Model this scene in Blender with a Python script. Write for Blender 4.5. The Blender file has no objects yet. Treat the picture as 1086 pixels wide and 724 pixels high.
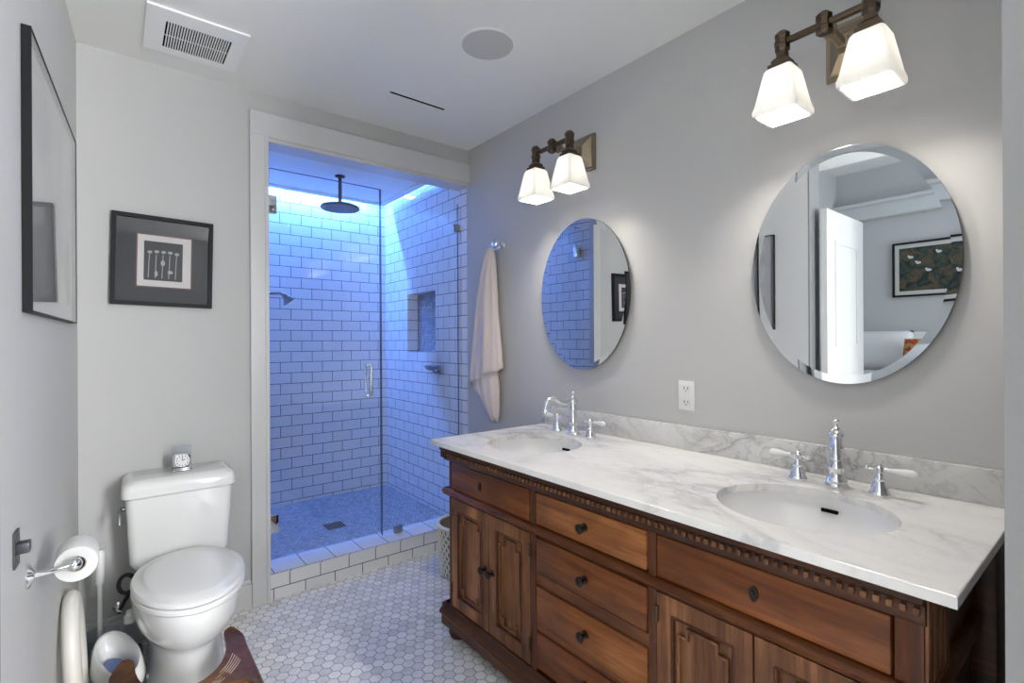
import bpy, bmesh, math, random
from mathutils import Vector, Matrix
random.seed(7)
PI = math.pi
S = bpy.context.scene
C = S.collection

# ------------------------------------------------------------------ camera
CAM_H = 1.30
cam_d = bpy.data.cameras.new('camera'); cam = bpy.data.objects.new('camera', cam_d); C.objects.link(cam)
cam_d.sensor_fit = 'HORIZONTAL'; cam_d.sensor_width = 36.0; cam_d.lens = 532.03 / 1086 * 36.0
cam_d.clip_start = 0.02; cam_d.clip_end = 100
yaw, pitch, roll = math.radians(38.5024), math.radians(0.0083), math.radians(-0.3173)
fwd = Vector((math.sin(yaw) * math.cos(pitch), math.cos(yaw) * math.cos(pitch), math.sin(pitch)))
rgt = Vector((math.cos(yaw), -math.sin(yaw), 0)); up = rgt.cross(fwd)
r3 = rgt * math.cos(roll) + up * math.sin(roll); u3 = up * math.cos(roll) - rgt * math.sin(roll)
cam.matrix_world = Matrix(((r3.x, u3.x, -fwd.x, 0), (r3.y, u3.y, -fwd.y, 0), (r3.z, u3.z, -fwd.z, CAM_H), (0, 0, 0, 1)))
S.camera = cam

# ------------------------------------------------------------------ exposure, world, lights
S.view_settings.view_transform = 'Standard'; S.view_settings.look = 'None'
S.view_settings.gamma = 1.0; S.view_settings.use_curve_mapping = False
S.view_settings.exposure = 1.58
S.cycles.use_denoising = True
S.cycles.max_bounces = 10; S.cycles.diffuse_bounces = 6; S.cycles.glossy_bounces = 6
S.cycles.transparent_max_bounces = 16; S.cycles.sample_clamp_indirect = 6.0
S.cycles.caustics_reflective = False; S.cycles.caustics_refractive = False
BULB = 158.0          # bulb emission
LED = 330.0           # shower cove strip emission
BED = 18.0           # daylight in the bedroom, W
w = bpy.data.worlds.new('world'); S.world = w; w.use_nodes = True
w.node_tree.nodes['Background'].inputs[0].default_value = (0.55, 0.72, 1.0, 1)
w.node_tree.nodes['Background'].inputs[1].default_value = 0.9

def area(name, loc, rot, sx, sy, power, col):
    d = bpy.data.lights.new(name, 'AREA'); d.shape = 'RECTANGLE'; d.size = sx; d.size_y = sy
    d.energy = power; d.color = col
    o = bpy.data.objects.new(name, d); C.objects.link(o); o.location = loc; o.rotation_euler = rot
    return o
area('garden_window_daylight', (1.33, -1.62, 1.55), (PI / 2, 0, math.radians(12)), 0.55, 1.5, 47.0, (0.97, 0.985, 1.0))
area('bedroom_daylight', (-1.45, -1.62, 1.55), (PI / 2, 0, 0), 1.4, 1.5, BED, (0.95, 0.97, 1.0))

# ------------------------------------------------------------------ materials
def mat(name, col, rough=0.5, metal=0.0, spec=0.5, coat=0.0):
    m = bpy.data.materials.new(name); m.use_nodes = True
    b = m.node_tree.nodes['Principled BSDF']
    b.inputs['Base Color'].default_value = (*col, 1); b.inputs['Roughness'].default_value = rough
    b.inputs['Metallic'].default_value = metal; b.inputs['Specular IOR Level'].default_value = spec
    b.inputs['Coat Weight'].default_value = coat
    return m
class N:
    """tiny node helper"""
    def __init__(s, m): s.m = m; s.t = m.node_tree; s.b = s.t.nodes.get('Principled BSDF')
    def new(s, kind, **kw):
        n = s.t.nodes.new(kind)
        for k, v in kw.items(): setattr(n, k, v)
        return n
    def link(s, a, b): s.t.links.new(a, b)
    def math(s, op, a, b=None, c=None):
        n = s.new('ShaderNodeMath', operation=op)
        for i, v in enumerate((a, b, c)):
            if v is None: continue
            if isinstance(v, (int, float)): n.inputs[i].default_value = v
            else: s.link(v, n.inputs[i])
        return n.outputs[0]
    def ramp(s, f, stops):
        n = s.new('ShaderNodeValToRGB'); e = n.color_ramp.elements
        while len(e) < len(stops): e.new(0.5)
        for i, (p, c) in enumerate(stops): e[i].position = p; e[i].color = (*c, 1)
        s.link(f, n.inputs[0]); return n.outputs[0]
    def coord(s, scale=(1, 1, 1), rot=(0, 0, 0), loc=(0, 0, 0)):
        tc = s.new('ShaderNodeTexCoord'); mp = s.new('ShaderNodeMapping')
        mp.inputs['Scale'].default_value = scale; mp.inputs['Rotation'].default_value = rot; mp.inputs['Location'].default_value = loc
        s.link(tc.outputs['Object'], mp.inputs[0]); return mp.outputs[0]
    def noise(s, v, scale, detail=4, rough=0.5, dist=0.0):
        n = s.new('ShaderNodeTexNoise'); n.inputs['Scale'].default_value = scale; n.inputs['Detail'].default_value = detail
        n.inputs['Roughness'].default_value = rough; n.inputs['Distortion'].default_value = dist
        s.link(v, n.inputs['Vector']); return n.outputs[0]
    def bump(s, h, strength, dist):
        n = s.new('ShaderNodeBump'); n.inputs['Strength'].default_value = strength; n.inputs['Distance'].default_value = dist
        s.link(h, n.inputs['Height']); s.link(n.outputs[0], s.b.inputs['Normal'])
    def mix(s, f, a, b):
        n = s.new('ShaderNodeMix', data_type='RGBA')
        if isinstance(f, (int, float)): n.inputs[0].default_value = f
        else: s.link(f, n.inputs[0])
        for i, v in ((6, a), (7, b)):
            if isinstance(v, tuple): n.inputs[i].default_value = (*v, 1)
            else: s.link(v, n.inputs[i])
        return n.outputs[2]

def paint(name, col, rough=0.55, bump=0.05):
    m = mat(name, col, rough, spec=0.35); n = N(m)
    n.bump(n.noise(n.coord(), 320, 2), bump, 0.001); return m
M = {}
M['wall'] = paint('wall_paint', (0.52, 0.517, 0.507))
M['ceil'] = paint('ceiling_paint', (0.84, 0.84, 0.81))
M['trim'] = mat('white_gloss_trim', (0.60, 0.60, 0.59), 0.28)
M['vent'] = mat('white_vent_enamel', (0.90, 0.90, 0.89), 0.4)
M['cool_trim'] = mat('grey_jamb_paint', (0.23, 0.232, 0.238), 0.4)

def subway(name, plane, col=(0.82, 0.83, 0.85), grout=(0.045, 0.05, 0.075), shift=(0, 0), w=0.155, h=0.0805, mortar=0.0022):
    """glossy subway tile in running bond, plane = 'xz', 'yz' or 'xy'"""
    m = mat(name, col, 0.12, spec=0.6); n = N(m)
    tc = n.new('ShaderNodeTexCoord'); sp = n.new('ShaderNodeSeparateXYZ'); n.link(tc.outputs['Object'], sp.inputs[0])
    cb = n.new('ShaderNodeCombineXYZ')
    a, b = {'xz': (0, 2), 'yz': (1, 2), 'xy': (0, 1)}[plane]
    n.link(n.math('ADD', sp.outputs[a], shift[0]), cb.inputs[0]); n.link(n.math('ADD', sp.outputs[b], shift[1]), cb.inputs[1])
    br = n.new('ShaderNodeTexBrick'); n.link(cb.outputs[0], br.inputs['Vector'])
    br.inputs['Scale'].default_value = 1.0; br.inputs['Brick Width'].default_value = w; br.inputs['Row Height'].default_value = h
    br.inputs['Mortar Size'].default_value = mortar; br.inputs['Mortar Smooth'].default_value = 0.1
    br.inputs['Color1'].default_value = (*col, 1); br.inputs['Color2'].default_value = tuple(c * 0.95 for c in col) + (1,)
    br.inputs['Mortar'].default_value = (*grout, 1); br.offset = 0.5; br.inputs['Bias'].default_value = 0.0
    n.link(br.outputs['Color'], n.b.inputs['Base Color'])
    n.link(n.math('MULTIPLY_ADD', br.outputs['Fac'], 0.6, 0.11), n.b.inputs['Roughness'])
    wav = n.noise(n.coord(), 9, 2)
    hgt = n.math('ADD', n.math('MULTIPLY', br.outputs['Fac'], -1.0), n.math('MULTIPLY', wav, 0.5))
    n.bump(hgt, 0.5, 0.0016); return m

def hexfloor(name, pitch, cols, grout, line=0.05, rough=0.3, shade=0.3):
    """hexagon mosaic in the xy plane"""
    m = mat(name, cols[0], rough, spec=0.5); n = N(m)
    tc = n.new('ShaderNodeTexCoord')
    def vm(op, a, b=None):
        k = n.new('ShaderNodeVectorMath', operation=op)
        for i, v in enumerate((a, b)):
            if v is None: continue
            if isinstance(v, tuple): k.inputs[i].default_value = v
            else: n.link(v, k.inputs[i])
        return k
    flat = vm('MULTIPLY', tc.outputs['Object'], (1 / pitch, 1 / pitch, 0)).outputs[0]
    r3_ = math.sqrt(3)
    p = vm('ADD', flat, (200, 200 * r3_, 0)).outputs[0]
    r, hf = (1, r3_, 1), (0.5, r3_ / 2, 0)
    a = vm('SUBTRACT', vm('MODULO', p, r).outputs[0], hf).outputs[0]
    b = vm('SUBTRACT', vm('MODULO', vm('SUBTRACT', p, hf).outputs[0], r).outputs[0], hf).outputs[0]
    la = vm('LENGTH', a).outputs['Value']; lb = vm('LENGTH', b).outputs['Value']
    pick = n.math('LESS_THAN', la, lb)
    mx = n.new('ShaderNodeMix', data_type='VECTOR'); n.link(pick, mx.inputs[0]); n.link(b, mx.inputs[4]); n.link(a, mx.inputs[5])
    g = mx.outputs[1]
    ab = vm('ABSOLUTE', g).outputs[0]; sx = n.new('ShaderNodeSeparateXYZ'); n.link(ab, sx.inputs[0])
    hd = n.math('MAXIMUM', sx.outputs[0], vm('DOT_PRODUCT', ab, (0.5, r3_ / 2, 0)).outputs['Value'])
    edge = n.new('ShaderNodeMapRange'); edge.inputs[1].default_value = 0.5 - line; edge.inputs[2].default_value = 0.5 - line * 0.4
    n.link(hd, edge.inputs[0]); e = edge.outputs[0]
    cell = vm('SUBTRACT', p, g).outputs[0]
    wn = n.new('ShaderNodeTexWhiteNoise', noise_dimensions='3D'); n.link(vm('SNAP', vm('ADD', cell, (0.01, 0.01, 0)).outputs[0], (0.25, 0.25, 1)).outputs[0], wn.inputs['Vector'])
    cloud = n.noise(n.coord(), 26, 5, 0.65, 1.5)
    f = n.math('ADD', n.math('MULTIPLY', wn.outputs['Value'], 0.55), n.math('MULTIPLY', n.math('SUBTRACT', cloud, 0.28), 0.9))
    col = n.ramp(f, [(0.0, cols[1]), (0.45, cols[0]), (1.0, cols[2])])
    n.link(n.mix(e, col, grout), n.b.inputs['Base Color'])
    n.bump(n.math('MULTIPLY', e, -1.0), 0.5, 0.001); return m

def marble(name, base, vein, dark, amount=0.5, scale=2.2):
    m = mat(name, base, 0.20, spec=0.4); n = N(m)
    v = n.coord((1.7, 0.75, 1), (0.3, 0.2, 0.45))
    wrp = n.noise(v, scale, 6, 0.6, 0.7)
    ridge = n.math('ABSOLUTE', n.math('SUBTRACT', wrp, 0.5))
    vn = n.ramp(ridge, [(0.0, (1, 1, 1)), (0.022, (0.35, 0.35, 0.35)), (0.09, (0, 0, 0))])
    w2 = n.noise(v, scale * 2.7, 6, 0.62, 0.9)
    r2 = n.math('ABSOLUTE', n.math('SUBTRACT', w2, 0.48))
    v2 = n.ramp(r2, [(0.0, (0.8, 0.8, 0.8)), (0.014, (0.2, 0.2, 0.2)), (0.05, (0, 0, 0))])
    msk = n.ramp(n.noise(v, 1.7, 3), [(0.38, (0.15, 0.15, 0.15)), (0.60, (1, 1, 1))])
    c = n.mix(n.math('MULTIPLY', n.math('MULTIPLY', vn, msk), amount), base, vein)
    c = n.mix(n.math('MULTIPLY', n.math('MULTIPLY', v2, msk), amount * 0.8), c, dark)
    n.link(n.mix(n.math('MULTIPLY', n.noise(v, 0.9, 2), 0.16), c, vein), n.b.inputs['Base Color']); return m

def wood(name, axis, dark, mid, light, rough=0.36, wear=0.0, coat=0.0, scale=1.0, offset=0.0, knots=True):
    """grain running along axis"""
    m = mat(name, mid, rough, spec=0.3, coat=coat); n = N(m)
    sc = {'x': (1.1, 16, 16), 'y': (16, 1.1, 16), 'z': (16, 16, 1.1)}[axis]
    v = n.coord(tuple(k * scale for k in sc), loc=(offset, offset * 1.7, offset * 0.6))
    a = n.noise(v, 1.0, 5, 0.62, 1.0)
    fine = n.noise(n.coord(tuple(k * 5 * scale for k in sc)), 1.0, 4, 0.7)
    f = n.math('ADD', n.math('MULTIPLY', a, 0.72), n.math('MULTIPLY', fine, 0.42))
    c = n.ramp(f, [(0.38, dark), (0.55, mid), (0.74, light)])
    tc_ = n.new('ShaderNodeTexCoord'); sp_ = n.new('ShaderNodeSeparateXYZ'); n.link(tc_.outputs['Object'], sp_.inputs[0])
    bd = n.math('FLOOR', n.math('MULTIPLY', n.math('ADD', sp_.outputs[1 if axis == 'z' else 2], 0.023 + offset), 15.0))
    wn_ = n.new('ShaderNodeTexWhiteNoise', noise_dimensions='1D'); n.link(n.math('ADD', bd, offset), wn_.inputs['W'])
    c = n.mix(n.math('MULTIPLY', wn_.outputs['Value'], 0.48), c, tuple(k * 0.8 for k in dark))
    big = n.noise(n.coord((3, 3, 3), loc=(offset, 0, 0)), 1.0, 3, 0.6)
    c = n.mix(n.ramp(big, [(0.45, (0, 0, 0)), (0.75, (0.8, 0.8, 0.8))]), c, dark)
    if knots:
        vo = n.new('ShaderNodeTexVoronoi'); vo.inputs['Scale'].default_value = 1.0
        kk = {'x': (3, 7, 7), 'y': (7, 3, 7), 'z': (7, 7, 3)}[axis]
        n.link(n.coord(kk, loc=(offset * 3, 0.3, offset)), vo.inputs['Vector'])
        c = n.mix(n.ramp(vo.outputs['Distance'], [(0.04, (0.85, 0.85, 0.85)), (0.13, (0, 0, 0))]), c, tuple(k * 0.45 for k in dark))
    if wear > 0:
        wv = n.noise(n.coord(tuple(k * 2.2 for k in sc), loc=(4 + offset, 2, 1)), 1.0, 6, 0.72, 0.6)
        c = n.mix(n.math('MULTIPLY', n.ramp(wv, [(0.60, (0, 0, 0)), (0.70, (1, 1, 1))]), wear), c, (0.50, 0.33, 0.20))
    n.link(c, n.b.inputs['Base Color'])
    n.bump(f, 0.25, 0.0012); return m

WD, WM, WL = (0.038, 0.010, 0.003), (0.115, 0.033, 0.008), (0.25, 0.088, 0.024)
M['wood_y'] = wood('pine_grain_along', 'y', WD, WM, WL, wear=0.05)
M['wood_y2'] = wood('pine_drawer_front', 'y', (0.085, 0.024, 0.006), (0.28, 0.092, 0.022), (0.46, 0.190, 0.055), wear=0.06, offset=3.1)
M['wood_y3'] = wood('pine_dark_drawer_front', 'y', (0.055, 0.014, 0.004), (0.18, 0.052, 0.012), (0.31, 0.105, 0.027), wear=0.10, offset=7.7)
M['wood_z'] = wood('pine_grain_upright', 'z', (0.050, 0.016, 0.006), (0.185, 0.068, 0.023), (0.40, 0.18, 0.075), wear=0.55, offset=1.3)
M['wood_zd'] = wood('pine_post', 'z', WD, (0.080, 0.022, 0.007), (0.16, 0.052, 0.017), wear=0.08, offset=5)
M['wood_dark'] = wood('pine_dark_moulding', 'y', (0.022, 0.007, 0.003), (0.062, 0.018, 0.006), (0.13, 0.042, 0.014), wear=0.06, offset=2, knots=False)
M['wood_x'] = wood('pine_side', 'x', (0.03, 0.010, 0.004), (0.09, 0.030, 0.011), (0.17, 0.06, 0.024), wear=0.10, offset=9)
M['dentil'] = wood('pine_pale_dentil', 'z', (0.06, 0.02, 0.008), (0.17, 0.068, 0.026), (0.34, 0.17, 0.08), wear=0.3, knots=False)
M['walnut'] = wood('walnut_ply', 'x', (0.055, 0.021, 0.009), (0.15, 0.060, 0.025), (0.26, 0.115, 0.05), rough=0.35, knots=False, scale=1.4)
M['counter'] = marble('white_marble', (0.89, 0.875, 0.85), (0.42, 0.42, 0.44), (0.30, 0.31, 0.33), 0.72, 1.5)
M['splash'] = marble('grey_marble', (0.70, 0.70, 0.68), (0.30, 0.30, 0.30), (0.17, 0.17, 0.17), 0.8, 3.0)
M['porcelain'] = mat('white_porcelain', (0.78, 0.78, 0.77), 0.10, spec=0.6)
M['plastic'] = mat('white_plastic', (0.76, 0.76, 0.75), 0.3)
M['basin'] = mat('basin_porcelain', (0.80, 0.80, 0.80), 0.10, spec=0.6)
M['chrome'] = mat('chrome', (0.82, 0.83, 0.85), 0.06, 1.0)
M['steel'] = mat('brushed_steel', (0.40, 0.41, 0.43), 0.25, 1.0)
M['bronze'] = mat('aged_bronze', (0.115, 0.085, 0.06), 0.33, 1.0)
M['bronze_lt'] = mat('worn_bronze', (0.34, 0.28, 0.20), 0.34, 1.0)
M['iron'] = mat('dark_iron_knob', (0.025, 0.018, 0.016), 0.35, 0.6)
M['black'] = mat('black_frame', (0.010, 0.010, 0.012), 0.5, spec=0.2)
M['blackhole'] = mat('dark_opening', (0.006, 0.006, 0.006), 0.9, spec=0.1)
M['mirror'] = mat('mirror_silver', (0.86, 0.88, 0.88), 0.0, 1.0)
M['mirror_back'] = mat('mirror_back', (0.05, 0.05, 0.05), 0.5)
M['grey'] = mat('grey_grille', (0.56, 0.56, 0.55), 0.7, spec=0.2)
M['bed_white'] = mat('white_bedding', (0.74, 0.74, 0.74), 0.85, spec=0.2)
M['rubber'] = mat('black_rubber', (0.02, 0.02, 0.022), 0.5)
M['label'] = mat('navy_label', (0.03, 0.05, 0.11), 0.4)
M['blue'] = mat('blue_plastic', (0.08, 0.14, 0.34), 0.4)
M['cream'] = mat('cream_vinyl', (0.72, 0.68, 0.56), 0.4)
M['paper'] = mat('tissue_paper', (0.64, 0.635, 0.625), 0.95, spec=0.1)

def towel_mat():
    m = mat('blush_terry', (0.76, 0.66, 0.625), 0.95, spec=0.1); n = N(m)
    n.b.inputs['Sheen Weight'].default_value = 0.3
    n.bump(n.noise(n.coord(), 420, 3, 0.7), 0.8, 0.002); return m
M['towel'] = towel_mat()
def glass_mat(name, tint, rough=0.0, ior=1.5, refl=1.0):
    m = bpy.data.materials.new(name); m.use_nodes = True; t = m.node_tree; t.nodes.clear()
    o = t.nodes.new('ShaderNodeOutputMaterial'); mx = t.nodes.new('ShaderNodeMixShader')
    fr = t.nodes.new('ShaderNodeFresnel'); fr.inputs[0].default_value = ior
    tr = t.nodes.new('ShaderNodeBsdfTransparent'); tr.inputs[0].default_value = (*tint, 1)
    gl = t.nodes.new('ShaderNodeBsdfGlossy'); gl.inputs['Roughness'].default_value = rough
    gl.inputs['Color'].default_value = (refl, refl, refl, 1)
    ge = t.nodes.new('ShaderNodeNewGeometry'); ma = t.nodes.new('ShaderNodeMath'); ma.operation = 'MULTIPLY_ADD'
    t.links.new(ge.outputs['Backfacing'], ma.inputs[0]); ma.inputs[1].default_value = 1 / ior - ior; ma.inputs[2].default_value = ior
    t.links.new(ma.outputs[0], fr.inputs[0])
    t.links.new(fr.outputs[0], mx.inputs[0]); t.links.new(tr.outputs[0], mx.inputs[1]); t.links.new(gl.outputs[0], mx.inputs[2])
    t.links.new(mx.outputs[0], o.inputs[0]); return m
M['glass'] = glass_mat('shower_glass', (0.97, 0.985, 0.99))
M['glass_edge'] = mat('glass_edge', (0.10, 0.16, 0.22), 0.1)
M['pic_glass'] = glass_mat('picture_glass', (0.97, 0.97, 0.97), ior=1.28)
M['clear'] = glass_mat('clear_plastic', (0.86, 0.90, 0.94))
def emit(name, col, s):
    m = bpy.data.materials.new(name); m.use_nodes = True; t = m.node_tree; t.nodes.clear()
    o = t.nodes.new('ShaderNodeOutputMaterial'); e = t.nodes.new('ShaderNodeEmission')
    e.inputs[0].default_value = (*col, 1); e.inputs[1].default_value = s
    t.links.new(e.outputs[0], o.inputs[0]); return m
M['bulb'] = emit('lit_bulb', (1.0, 0.93, 0.84), BULB)
M['led'] = emit('lit_led_strip', (0.09, 0.27, 1.0), LED)
def shade_mat():
    m = bpy.data.materials.new('frosted_white_glass'); m.use_nodes = True; t = m.node_tree; t.nodes.clear()
    o = t.nodes.new('ShaderNodeOutputMaterial'); mx = t.nodes.new('ShaderNodeMixShader'); m2 = t.nodes.new('ShaderNodeMixShader')
    d = t.nodes.new('ShaderNodeBsdfDiffuse'); d.inputs[0].default_value = (0.85, 0.85, 0.84, 1)
    tr = t.nodes.new('ShaderNodeBsdfTranslucent'); tr.inputs[0].default_value = (0.55, 0.55, 0.54, 1)
    g = t.nodes.new('ShaderNodeBsdfGlossy'); g.inputs['Roughness'].default_value = 0.2
    mx.inputs[0].default_value = 0.30; m2.inputs[0].default_value = 0.05
    t.links.new(d.outputs[0], mx.inputs[1]); t.links.new(tr.outputs[0], mx.inputs[2])
    t.links.new(mx.outputs[0], m2.inputs[1]); t.links.new(g.outputs[0], m2.inputs[2]); t.links.new(m2.outputs[0], o.inputs[0]); return m
M['shade'] = shade_mat()
M['tile_back'] = subway('tile_back', 'xz', shift=(-0.0515 + 0.0, -0.026))
M['tile_right'] = subway('tile_right', 'yz', shift=(0.03, -0.026))
M['tile_curb'] = subway('tile_curb', 'xz', col=(0.80, 0.80, 0.79), shift=(0.065, 0.025))
M['tile_curb_top'] = subway('tile_curb_top', 'xy', col=(0.76, 0.76, 0.77), shift=(0.06, -2.745 + 0.0), h=0.40, w=0.155)
M['hex'] = hexfloor('marble_hex_floor', 0.0465, ((0.79, 0.785, 0.775), (0.54, 0.54, 0.55), (0.92, 0.915, 0.90)), (0.30, 0.305, 0.315), line=0.055)
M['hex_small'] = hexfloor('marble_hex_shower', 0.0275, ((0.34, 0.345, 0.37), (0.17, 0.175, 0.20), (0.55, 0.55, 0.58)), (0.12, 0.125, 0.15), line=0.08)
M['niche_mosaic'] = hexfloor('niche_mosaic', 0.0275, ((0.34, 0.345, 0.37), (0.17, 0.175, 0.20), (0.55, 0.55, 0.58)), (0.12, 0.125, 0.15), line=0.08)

# ------------------------------------------------------------------ geometry helpers
WLOC = {}
class MB:
    """collects shapes in room coordinates; build() links them as ONE mesh object"""
    def __init__(s): s.bm = bmesh.new()
    def _new(s, f):
        n0 = len(s.bm.verts); f(); s.bm.verts.ensure_lookup_table(); return s.bm.verts[n0:]
    def box(s, x0, x1, y0, y1, z0, z1, bev=0.0, seg=2):
        r = bmesh.ops.create_cube(s.bm, size=1.0); vs = r['verts']
        for v in vs:
            v.co = Vector((x0 + (v.co.x + .5) * (x1 - x0), y0 + (v.co.y + .5) * (y1 - y0), z0 + (v.co.z + .5) * (z1 - z0)))
        if bev > 0:
            es = list({e for v in vs for e in v.link_edges})
            bmesh.ops.bevel(s.bm, geom=es, offset=bev, segments=seg, profile=0.5, affect='EDGES')
        return s
    def quad(s, pts):
        s.bm.faces.new([s.bm.verts.new(p) for p in pts]); return s
    def loft(s, rings, cap=True, closed=True):
        vs = [[s.bm.verts.new(p) for p in r] for r in rings]; n = len(vs[0])
        for a, b in zip(vs, vs[1:]):
            for i in range(n if closed else n - 1):
                j = (i + 1) % n
                s.bm.faces.new((a[i], a[j], b[j], b[i]))
        if cap and closed:
            s.bm.faces.new(vs[0][::-1]); s.bm.faces.new(vs[-1])
        return s
    def lathe(s, prof, o, axis=(0, 0, 1), seg=24):
        """prof: (radius, height) pairs"""
        q = Vector((0, 0, 1)).rotation_difference(Vector(axis)); o = Vector(o)
        rings = [[o + q @ Vector((max(r, 1e-4) * math.cos(2 * PI * k / seg), max(r, 1e-4) * math.sin(2 * PI * k / seg), h)) for k in range(seg)] for r, h in prof]
        return s.loft(rings)
    def tube(s, pts, rad, seg=10, cap=True):
        pts = [Vector(p) for p in pts]; rings = []; prev = None
        for i, p in enumerate(pts):
            t = (pts[min(i + 1, len(pts) - 1)] - pts[max(i - 1, 0)]).normalized()
            if prev is None:
                a = t.orthogonal().normalized()
            else:
                a = (prev - t * prev.dot(t)).normalized()
            prev = a; b = t.cross(a)
            r = rad[i] if isinstance(rad, (list, tuple)) else rad
            rings.append([p + (a * math.cos(2 * PI * k / seg) + b * math.sin(2 * PI * k / seg)) * r for k in range(seg)])
        return s.loft(rings, cap)
    def sphere(s, c, r, seg=16):
        c = Vector(c); rx, ry, rz = r if isinstance(r, tuple) else (r, r, r)
        prof = [(math.sin(PI * i / 10), -math.cos(PI * i / 10)) for i in range(11)]
        return s.loft([[c + Vector((max(a, 1e-3) * rx * math.cos(2 * PI * k / seg), max(a, 1e-3) * ry * math.sin(2 * PI * k / seg), h * rz)) for k in range(seg)] for a, h in prof])
    def prism(s, poly, holes, d, to3):
        """flat outline with holes, thickness d along the third axis; to3(u, v, w) -> point"""
        def ring(pl):
            vs = [s.bm.verts.new(to3(u, v, 0.0)) for u, v in pl]
            return [s.bm.edges.new((vs[i], vs[(i + 1) % len(vs)])) for i in range(len(vs))]
        es = ring(poly)
        for h in holes: es += ring(h)
        r = bmesh.ops.triangle_fill(s.bm, edges=es, use_beauty=True, use_dissolve=False)
        fs = [g for g in r['geom'] if isinstance(g, bmesh.types.BMFace)]
        r = bmesh.ops.extrude_face_region(s.bm, geom=fs)
        off = Vector(to3(0, 0, d)) - Vector(to3(0, 0, 0))
        for v in [g for g in r['geom'] if isinstance(g, bmesh.types.BMVert)]: v.co += off
        return s
    def build(s, name, m, parent=None, smooth=True, angle=40, loc=None):
        bmesh.ops.remove_doubles(s.bm, verts=s.bm.verts, dist=1e-6)
        bmesh.ops.recalc_face_normals(s.bm, faces=s.bm.faces)
        off = WLOC[parent.name] if parent else Vector(loc or (0, 0, 0))
        for v in s.bm.verts: v.co -= off
        me = bpy.data.meshes.new(name); s.bm.to_mesh(me); s.bm.free()
        if smooth:
            me.shade_smooth(); me.set_sharp_from_angle(angle=math.radians(angle))
        me.materials.append(M[m] if isinstance(m, str) else m)
        o = bpy.data.objects.new(name, me); C.objects.link(o)
        if parent: o.parent = parent
        else: o.location = off
        WLOC[o.name] = off
        return o
def tag(o, label, cat, group=None):
    o['label'] = label; o['category'] = cat
    if group: o['group'] = group
    return o
def thing(name, label, cat, loc, group=None):
    o = bpy.data.objects.new(name, None); C.objects.link(o); o.location = loc; o.empty_display_size = 0.05
    WLOC[o.name] = Vector(loc); return tag(o, label, cat, group)
def struct(name, mb, m, smooth=False):
    o = mb.build(name, m, smooth=smooth); o['kind'] = 'structure'; return o
def spart(name, mb, m, parent): return mb.build(name, m, parent)
def copy_tree(o, delta=(0, 0, 0), parent=None):
    c = o.copy(); C.objects.link(c)
    if parent: c.parent = parent
    else: c.location = o.location + Vector(delta)
    for ch in list(o.children): copy_tree(ch, parent=c)
    return c
def ell(cx, cy, a, b, n=48): return [(cx + a * math.cos(2 * PI * k / n), cy + b * math.sin(2 * PI * k / n)) for k in range(n)]
XY = lambda z: (lambda u, v, w: (u, v, z + w))
YZ = lambda x: (lambda u, v, w: (x + w, u, v))
XZ = lambda y: (lambda u, v, w: (u, y + w, v))

# ------------------------------------------------------------------ the setting
XR, YB, ZC = 1.825, 2.745, 2.55
def lx(y): return -0.256 + 0.0515 * y            # the left wall runs slightly askew
def left_slab(y0, y1, z0, z1, t=0.17):
    mb = MB(); a, b = lx(y0), lx(y1)
    mb.loft([[(a, y0, z0), (a - t, y0, z0), (b - t, y1, z0), (b, y1, z0)], [(a, y0, z1), (a - t, y0, z1), (b - t, y1, z1), (b, y1, z1)]])
    return mb
mb = MB().box(-2.8, XR + 0.1, -1.7, 2.87, -0.1, 0.0); struct('floor', mb, 'hex')
mb = MB().box(-0.5, XR + 0.1, -1.7, 2.87, ZC, ZC + 0.1); struct('ceiling', mb, 'ceil')
mb = MB().box(XR, XR + 0.16, -1.7, YB + 0.02, 0, ZC); struct('wall_right', mb, 'wall')
mb = MB()
mb.box(-0.5, 0.605, YB, YB + 0.022, 0, ZC); mb.box(0.605, XR, YB, YB + 0.125, 2.33, ZC)
struct('wall_back', mb, 'wall')
mb = left_slab(1.45, 2.80, 0, ZC)
m2 = left_slab(-1.7, 0.55, 0, ZC)
for k in (m2,):
    tmp = bpy.data.meshes.new('tmp'); k.bm.to_mesh(tmp); k.bm.free(); mb.bm.from_mesh(tmp); bpy.data.meshes.remove(tmp)
struct('wall_left', mb, 'wall')
mb = MB().box(0.95, XR, -0.02, 0.118, 0, ZC); struct('wall_stub', mb, 'cool_trim')
# window wall behind the camera
mb = MB(); Y = -1.7
mb.box(-2.8, XR + 0.1, Y - 0.12, Y, 0, 0.75); mb.box(-2.8, XR + 0.1, Y - 0.12, Y, 2.35, 3.2)
mb.box(-2.8, -2.2, Y - 0.12, Y, 0.75, 2.35); mb.box(-0.70, 0.86, Y - 0.12, Y, 0.75, 2.35); mb.box(1.6, XR + 0.1, Y - 0.12, Y, 0.75, 2.35)
struct('wall_front', mb, 'wall')
for i, (a, b) in enumerate(((0.86, 1.6), (-2.2, -0.70))):
    mb = MB(); mb.box(a, b, Y - 0.1, Y - 0.03, 0.75, 0.80); mb.box(a, b, Y - 0.1, Y - 0.03, 2.30, 2.35)
    n_ = 2
    for k in range(n_ + 1):
        x = a + (b - a - 0.05) * k / n_; mb.box(x, x + 0.05, Y - 0.1, Y - 0.03, 0.80, 2.30)
    wn = struct('window_%d' % (i + 1), mb, 'trim'); MB().box(a + 0.03, b - 0.03, Y - 0.068, Y - 0.062, 0.78, 2.32).build('pane', 'glass', wn, smooth=False)
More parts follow.
